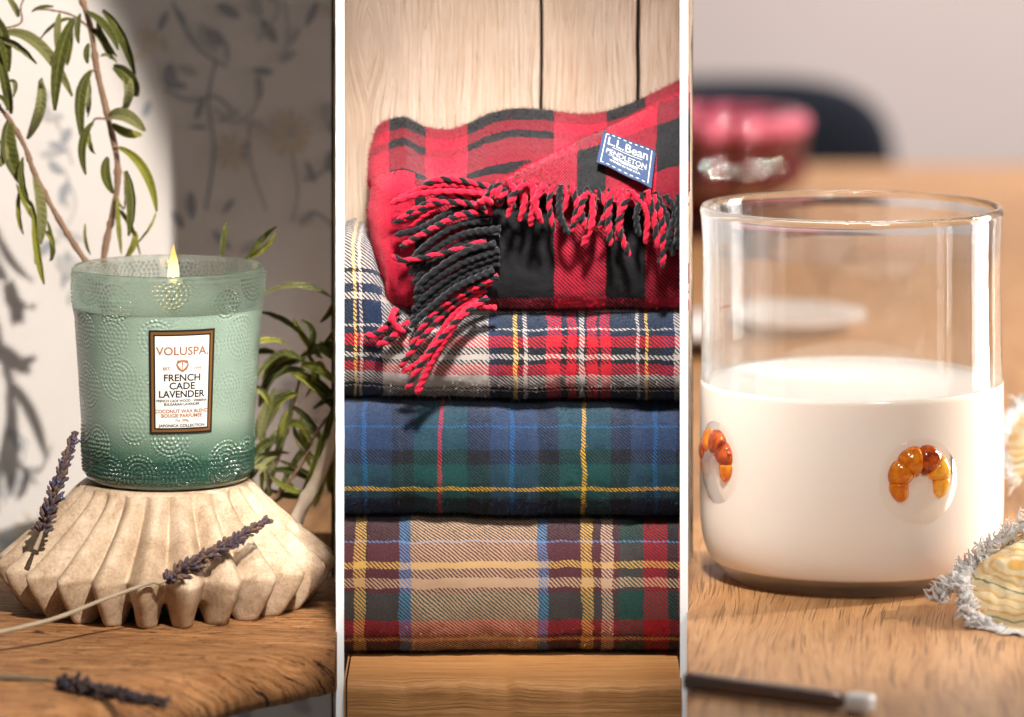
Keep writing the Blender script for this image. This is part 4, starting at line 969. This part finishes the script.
# ================================================================== TUMBLER DISPLAY
AX3, AY3 = (851.5-512)*4700/F, 4700.0
def tumbler():
    t = thing('milk_tumbler', 'clear glass tumbler half full of milk with amber croissant charms on the oak table', 'glass', (AX3, AY3, T3))
    c = (AX3, AY3, T3+0.8)
    out = catmull([(118, 0), (126, 1.5), (137, 10), (147, 26), (152.5, 46), (154.5, 75), (154.7, 130), (154, 200), (152.6, 270), (152.2, 330), (153.6, 362), (154.8, 371)], 90).tolist()
    lip = [(154.2, 375), (152.5, 377.3), (150.2, 377.8), (148.0, 376.5), (146.6, 373)]
    inn = catmull([(146.2, 366), (145.5, 330), (146, 200), (146, 60), (141, 34), (126, 23), (80, 20), (20, 19.5)], 70).tolist()
    clear = glassmat('clear_glass', (0.99, 0.995, 0.995, 1), 0.14, 0.0, 1.47, (0.012, 0.10))
    mb = MB(); lathe(mb, [(0.01, 10), (50, 9.4), (85, 7), (104, 3), (112, .6)]+out+lip+inn+[(0.01, 19.5)], c, 160)
    foot = glassmat('clear_glass_foot', (0.99, 0.995, 0.995, 1), 0.22, 0.0, 1.47, (0.012, 0.10))
    for k in range(len(mb.m)):
        if k//160 < 30: mb.m[k] = 1
    mb.build('glass_body', [clear, foot], t)
    n = NT('milk'); v = n.obj(); n.setp(col=n.mix(n.noise(v, .01, 2), rgb(224, 212, 199), rgb(232, 221, 209)), rough=.28, spec=.4, coat=.35, coatr=.04, sss=.25)
    n.b.inputs['Subsurface Radius'].default_value = (0.02, 0.012, 0.008); n.b.inputs['Subsurface Scale'].default_value = .6
    mo = [(r+.35, z) for r, z in out if 18.5 < z < 199]
    prof = [(0.01, 14), (60, 14.2), (110, 14.6), (126, 15.5), (134.5, 17.5)]+mo+[(154.4, 199.5), (153.0, 200.6), (150, 199.6), (146, 197.6), (138, 196.6), (80, 196.2), (0.01, 196.2)]
    mb = MB(); lathe(mb, prof, c, 200)
    milk = mb.build('milk', n.mat, t)
    rs = random.Random(4); mb = MB()
    for k in range(330):
        a = rs.uniform(0, 2*PI); r = rs.choice([144.5, 143.2, 146])+rs.uniform(-1.2, 1.0); q = rs.uniform(.5, 1.5)
        lathe(mb, [(0.01, -q), (q*.7, -q*.7), (q, 0), (q*.7, q*.7), (0.01, q)], (AX3+r*math.cos(a), AY3+r*math.sin(a), T3+198.2), 8)
    mb.build('foam', simple('milk_foam', rgb(244, 238, 232), .3, coat=.5), milk)
    dome = thin_glass('charm_glass', (0.99, 0.97, 0.95, 1), .02)
    am = [NT('amber_%s' % k) for k in ('deep', 'orange', 'golden')]
    for q, (c1, c2) in zip(am, [(rgb(120, 20, 4), rgb(214, 92, 8)), (rgb(220, 110, 4), rgb(250, 165, 20)), (rgb(240, 165, 18), rgb(255, 210, 80))]):
        cc = q.mix(q.ramp(q.noise(q.obj(), .14, 3), [(.35, 0.0), (.6, 1.0)]), c1, c2)
        q.setp(col=cc, rough=.10, spec=.6, coat=1.0, coatr=.02)
        tr = q.node('ShaderNodeBsdfTransparent'); q.l.new(q.mix(.35, cc, (1, .8, .5, 1)), tr.inputs[0]); mx = q.node('ShaderNodeMixShader'); mx.inputs[0].default_value = .5
        q.l.new(q.b.outputs[0], mx.inputs[1]); q.l.new(tr.outputs[0], mx.inputs[2]); q.l.new(mx.outputs[0], q.out.inputs[0])
    def charm(px, h, asn, mats, lab, size=1.0):
        s = (px-851.5)/151.5; a0 = math.asin(s)
        def put(x, y, d):
            a = a0+x/154.0; z = h+y; r = float(np.interp(z, [26, 46, 75, 130, 200], [147, 152.5, 154.5, 154.7, 154]))+.4+d
            return (AX3+r*math.sin(a), AY3-r*math.cos(a), T3+.8+z)
        ch = thing('tmp', None, None, (0, 0, 0)); bpy.data.objects.remove(ch)
        # crescent built of seven tapering rolls
        mb = MB(); segs = 6; angs = np.linspace(math.radians(222), math.radians(-38), segs*9+1); R = 19*size
        for k in range(segs):
            V = []; aa = angs[k*9:k*9+10]; m = 12
            for j, a in enumerate(aa):
                f = j/9; g = (k+f)/segs; base = (4.6+7.6*math.sin(PI*g)**.8)*size
                tr = base*(0.80+.24*math.sin(PI*f)**.5)
                for q in range(m):
                    b = 2*PI*q/m; rr = R+tr*math.cos(b)
                    V.append(put(rr*math.cos(a)*1.02, rr*math.sin(a)-3, max(-1.5, tr*.62*math.sin(b)+1.2)))
            mb.add(V, grid_faces(10, m, True)+[list(range(m))[::-1], [9*m+q for q in range(m)]], mats[k])
        cr = mb.build('croissant_charm', [x.mat for x in am], t)
        if lab: cr['label'] = lab
        mb = MB(); V = []; nr = 10; m = 40
        for i in range(nr+1):
            q = i/nr; rr = 36*size*q; d = 8.0*(1-q*q)**1.0 if q < 1 else 0
            for j in range(m): b = 2*PI*j/m; V.append(put(rr*math.cos(b), rr*math.sin(b)-2, d+.25))
        mb.add(V, grid_faces(nr+1, m, True)); mb.build('glass_bubble', dome, cr)
    charm(908, 121, 0, [1, 1, 1, 0, 2, 2], 'orange to golden glass croissant', 1.2)
    charm(713, 127, 0, [1, 0, 1, 0, 0, 1], 'dark red amber glass croissant', 1.15)
tumbler()

def napkin():
    t = thing('napkin', 'cream napkin with yellow and green stitching and white frayed edge beside the tumbler', 'napkin', on_plane(1010, 600, T3))
    n = NT('embroidered_cotton'); uv = n.uv(); u, v, _ = n.sep(uv)
    w = n.noise(uv, .025, 2); d = n.m('SQRT', n.m('ADD', n.m('POWER', n.m('ABSOLUTE', n.m('DIVIDE', n.m('SUBTRACT', u, 1018.0), 1.9)), 2.0), n.m('POWER', n.m('ABSOLUTE', n.m('SUBTRACT', v, 566.0)), 2.0)))
    d = n.m('ADD', d, n.m('MULTIPLY', n.m('SUBTRACT', w, .5), 16.0))
    st = n.m('FRACT', n.m('DIVIDE', n.m('ADD', u, v), 3.0))
    cr_ = rgb(232, 206, 160); ye = rgb(226, 170, 66); og = rgb(232, 160, 20); gr = rgb(86, 112, 50)
    c = n.ramp(n.m('DIVIDE', d, 70.0), [(0, og), (.07, ye), (.11, cr_), (.17, ye), (.20, cr_), (.245, ye), (.27, cr_), (.34, gr), (.365, cr_), (.45, ye), (.48, cr_), (.56, ye), (.585, cr_), (.66, og), (.69, cr_), (.76, gr), (.785, cr_), (.86, ye), (.9, cr_)], 'CONSTANT')
    c = n.mix(n.m('MULTIPLY', n.m('LESS_THAN', st, .35), .6), c, cr_)
    n.setp(col=c, rough=.9, sheen=.2, nrm=n.bump(n.m('ADD', n.noise(uv, .9, 3), n.m('MULTIPLY', st, .4)), .6, 1.5))
    Y0 = 4470
    rows = [[(962, 576, Y0+70), (990, 552, Y0+80), (1020, 536, Y0+90), (1060, 522, Y0+110), (1110, 505, Y0+130)],
            [(972, 580, Y0+30), (992, 563, Y0+36), (1022, 550, Y0+44), (1060, 540, Y0+60), (1110, 528, Y0+80)],
            [(968, 600, Y0), (992, 590, Y0), (1022, 580, Y0), (1060, 570, Y0), (1110, 560, Y0+10)],
            [(978, 618, Y0-30), (996, 612, Y0-34), (1024, 606, Y0-38), (1060, 598, Y0-40), (1110, 590, Y0-40)],
            [(994, 632, Y0-40), (1010, 630, Y0-50), (1030, 628, Y0-56), (1062, 622, Y0-66), (1110, 618, Y0-70)],
            [(1002, 652, Y0-60), (1018, 652, Y0-66), (1034, 652, Y0-76), (1064, 652, Y0-90), (1110, 650, Y0-100)]]
    uvs = [[(a, b) for a, b, _ in r] for r in rows]
    W, Q = loft(rows, uvs, 60, 50)
    for i in range(50):
        for j in range(60): W[i, j, 2] = max(T3+3, W[i, j, 2]+fbm(*W[i, j][:2], 3, 25)*3)
    mb = MB(); sheet(mb, W, Q, 2.2); mb.build('cloth', n.mat, t)
    fr = NT('white_cotton_fluff'); v = fr.obj(); fr.setp(col=fr.mix(fr.noise(v, .15, 3), rgb(244, 240, 236), rgb(252, 250, 248)), rough=.95, sheen=.3)
    tl = fr.node('ShaderNodeBsdfTranslucent'); tl.inputs[0].default_value = rgb(244, 240, 236); mx = fr.node('ShaderNodeMixShader'); mx.inputs[0].default_value = .4
    fr.l.new(fr.b.outputs[0], mx.inputs[1]); fr.l.new(tl.outputs[0], mx.inputs[2]); fr.l.new(mx.outputs[0], fr.out.inputs[0])
    gt = simple('green_thread', rgb(90, 160, 140), .9); pt = simple('pink_thread', rgb(232, 150, 140), .9)
    rs = random.Random(9)
    mb = MB()
    def fluff(pts, wid, num, dirn, ln):
        p = catmull([P(*q) for q in pts], 120); m_ = 16; V = []
        for i, c0 in enumerate(p):
            T = p[min(i+1, 119)]-p[max(i-1, 0)]; T /= np.linalg.norm(T); A_ = np.cross(T, (0, 1, .3)); A_ /= np.linalg.norm(A_); B_ = np.cross(T, A_)
            for j in range(m_):
                b = 2*PI*j/m_; q = c0+(A_*math.cos(b)+B_*math.sin(b))*wid
                q = c0+(q-c0)*(1.0+.75*fbm(q[0]*1.0, q[1]+q[2], 3, 6, 4)+.45*fbm(q[0], q[1]-q[2], 8, 2.4, 2)); q[2] = max(q[2], T3+1); V.append(q)
        mb.add(V, grid_faces(120, m_, True)); num = int(num*.55)
        for k in range(num):
            i = rs.randrange(120); c0 = p[i]+np.array([rs.gauss(0, wid*.4), rs.gauss(0, wid*.4), rs.gauss(0, wid*.4)])
            d = np.array(dirn)+np.array([rs.gauss(0, .7) for _ in range(3)]); d /= np.linalg.norm(d); L = ln*rs.uniform(.5, 1.3)
            s1 = c0+d*L*.4+np.array([rs.gauss(0, 3.2) for _ in range(3)]); s2 = c0+d*L+np.array([rs.gauss(0, 3) for _ in range(3)])
            for q_ in (c0, s1, s2): q_[2] = max(q_[2], T3+2)
            mi = 0
            if rs.random() < .008: mi = 1
            if rs.random() < .008: mi = 2
            tube(mb, catmull([c0, s1, s2], 8), np.array([1.5, 1.7, 1.6, 1.5, 1.4, 1.2, 1.0, .6])*rs.uniform(.6, 1.15), 6, mi)
    fluff([(1110, 494, Y0+130), (1060, 508, Y0+110), (1024, 526, Y0+88), (996, 544, Y0+74), (972, 566, Y0+60), (958, 578, Y0+50)], 5, 420, (-.4, -.2, .6), 13)
    fluff([(972, 572, Y0+50), (952, 585, Y0+30), (938, 596, Y0+20)], 6, 190, (-.8, -.1, -.2), 12)
    fluff([(962, 578, Y0+30), (966, 600, Y0-6), (970, 618, Y0-34), (984, 630, Y0-44)], 6, 330, (-.3, -.5, -.2), 10)
    fluff([(976, 618, Y0-34), (998, 632, Y0-50), (1006, 652, Y0-66), (1030, 662, Y0-80), (1070, 668, Y0-95), (1110, 672, Y0-105)], 6, 420, (-.2, -.4, -.5), 11)
    fb = mb.build('frayed_edge', [fr.mat, gt, pt], t)
    # the far corner of the same napkin, beyond the tumbler
    rows = [[(1000, 440, 5010), (1016, 418, 5050), (1040, 402, 5080), (1090, 390, 5120)], [(1004, 462, 4950), (1018, 440, 4960), (1040, 424, 4980), (1090, 410, 5000)], [(1012, 486, 4900), (1022, 474, 4900), (1044, 460, 4900), (1090, 446, 4900)]]
    W, Q = loft(rows, [[(a+10, b+130) for a, b, _ in r] for r in rows], 30, 24); mb = MB(); sheet(mb, W, Q, 2.2); mb.build('cloth', n.mat, t)
    mb = MB(); fluff([(1100, 384, 5120), (1040, 398, 5080), (1018, 410, 5060), (1004, 432, 5010), (1006, 458, 4960), (1014, 482, 4900)], 6, 420, (-.3, -.3, .3), 12); mb.build('frayed_edge', [fr.mat, gt, pt], t)
napkin()

def knife():
    a = on_plane(640, 674, T3+9); b = on_plane(858, 703, T3+9)
    t = thing('table_knife', 'dark metal knife handle with its reflective end coloured white, lying in front of the tumbler', 'knife', b)
    d = b-a; L = np.linalg.norm(d); d /= L; s = np.cross(d, (0, 0, 1)); up = np.array([0, 0, 1.0])
    x0 = (688.5-512)/F
    def bar(t0, t1, w, h, mat, name, n=40):
        V = []; m = 16
        for k in range(n):
            f = k/(n-1); q = a+d*L*(t0+(t1-t0)*f); e = min(1, .55+3*min(f, 1-f)*4)
            if q[0] < x0*q[1]: q = q+d*((x0*q[1]-q[0])/d[0])
            for j in range(m):
                b_ = 2*PI*j/m; cx = abs(math.cos(b_))**.6*math.copysign(1, math.cos(b_)); cy = abs(math.sin(b_))**.6*math.copysign(1, math.sin(b_))
                V.append(q+s*cx*w*e+up*cy*h*e)
        mb = MB(); mb.add(V, grid_faces(n, m, True)+[list(range(m))[::-1], [(n-1)*m+j for j in range(m)]]); mb.build(name, mat, t)
    bar(.0, .955, 10, 7.5, simple('dark_steel', rgb(120, 100, 90), .28, .1, .05, metal=.8), 'handle')
    bar(.957, 1.06, 10.5, 8.5, simple('handle_end_glint', rgb(244, 240, 236), .35), 'handle_end', 14)  # white colour stands in for the bright reflection on the end cap
knife()

def background3():
    # white plate on the table behind the tumbler
    c = on_plane(752, 344, T3); s = 1.0
    t = thing('white_plate', 'blurred white plate on the oak table seen through the tumbler', 'plate', c)
    mb = MB(); lathe(mb, [(.01, 4), (90, 4), (120, 8), (165, 24), (168, 26), (166, 28), (120, 14), (90, 9), (.01, 9)], c, 72)
    mb.build('dish', simple('white_porcelain', rgb(236, 232, 228), .2, coat=.4), t)
    # ribbed burgundy glass bowl
    c = on_plane(702, 236, T3)
    t = thing('burgundy_bowl', 'blurred ribbed burgundy glass bowl with pink rim at the back of the table', 'bowl', c)
    n = NT('burgundy_glass'); z = n.sep(n.obj())[2]
    n.setp(col=rgb(92, 4, 20), rough=.05, spec=.7, trans=.25, coat=1.0, coatr=.03)
    pk = NT('pink_glass'); pk.setp(col=rgb(232, 120, 146), rough=.05, spec=.7, trans=.2, coat=1.0, coatr=.05)
    k = 1.6
    def ribbed(mb, prof, c, n=320):
        prof = catmull(prof, 60); th = np.linspace(0, 2*PI, n, endpoint=False)
        V = [np.stack([c[0]+max(r, .01)*(1+.045*np.cos(16*th))*np.cos(th), c[1]+max(r, .01)*(1+.045*np.cos(16*th))*np.sin(th), np.full(n, c[2]+z)], 1) for r, z in prof]
        mb.add(np.concatenate(V), grid_faces(60, n, True))
    lo = [(.01, 0), (46, 0), (50, 5), (30, 14), (36, 26), (66, 40), (92, 54), (104, 66), (106, 80), (102, 92), (104, 103), (107, 112), (103, 118)]
    hi = [(103, 118), (108, 123), (109, 131), (106, 138), (100, 141), (97, 141), (94, 138), (96, 118), (92, 100), (84, 70), (40, 44), (.01, 40)]
    mb = MB(); ribbed(mb, [(r*k, h*k*.93) for r, h in lo], c); mb.build('bowl_body', n.mat, t)
    mb = MB(); ribbed(mb, [(r*k, h*k*.93) for r, h in hi], c); mb.build('bowl_rim', pk.mat, t)
    # dark upholstered chair behind the table
    Yc = 9900.0; top = P(760, 78, Yc); bot = P(760, 176, Yc); cx = P(742, 0, Yc)[0]
    t = thing('dining_chair', 'blurred navy black chair with rounded back behind the far edge of the table', 'chair', (cx, Yc, T3-1500))
    nav = simple('navy_fabric', rgb(18, 26, 40), .85, .2, .02, .3, .1)
    hw = (893-742)*Yc/F; V = []; n_a = 60
    zb = bot[2]-300; zt = top[2]; hh = (zt-zb)/2; zc = (zt+zb)/2
    for i in range(n_a):
        a = 2*PI*i/n_a; x = hw*math.copysign(abs(math.cos(a))**.62, math.cos(a)); z = hh*math.copysign(abs(math.sin(a))**.5, math.sin(a))
        V.append((x, z))
    mb = MB(); R = []
    for (sc, dy) in [(.0, -8), (.6, -8), (.93, -4), (1, 10), (1, 50), (.94, 66), (.5, 72), (0, 72)]:
        R += [(cx+x*sc, Yc+dy-((x/hw)**2)*sc*0+(abs(x*sc)/hw)**2*-70, zc+z*sc) for x, z in V]
    mb.add(R, grid_faces(8, n_a, True)); mb.build('backrest', nav, t)
    mb = MB(); zs = T3-620
    lathe(mb, [(.01, 0), (hw*.9, 0), (hw*.96, 20), (hw*.96, 60), (hw*.88, 90), (.01, 96)], (cx, Yc-hw*.8, zs), 48); mb.build('seat', nav, t)
    leg = simple('black_leg', rgb(24, 22, 22), .4)
    for sx in (-1, 1):
        for dy in (-1.45, -.1):
            mb = MB(); tube(mb, [(cx+sx*hw*.55, Yc+dy*hw, zs), (cx+sx*hw*.75, Yc+(dy-.04)*hw, T3-1500)], [16, 10], 12); mb.build('leg', leg, t)
        mb = MB(); tube(mb, [(cx+sx*hw*.5, Yc+20, zb+40), (cx+sx*hw*.5, Yc-.15*hw, zs+20)], [14, 14], 12); mb.build('back_support', leg, t)
background3()

for o in bpy.data.objects:
    if '_o' in o: del o['_o']
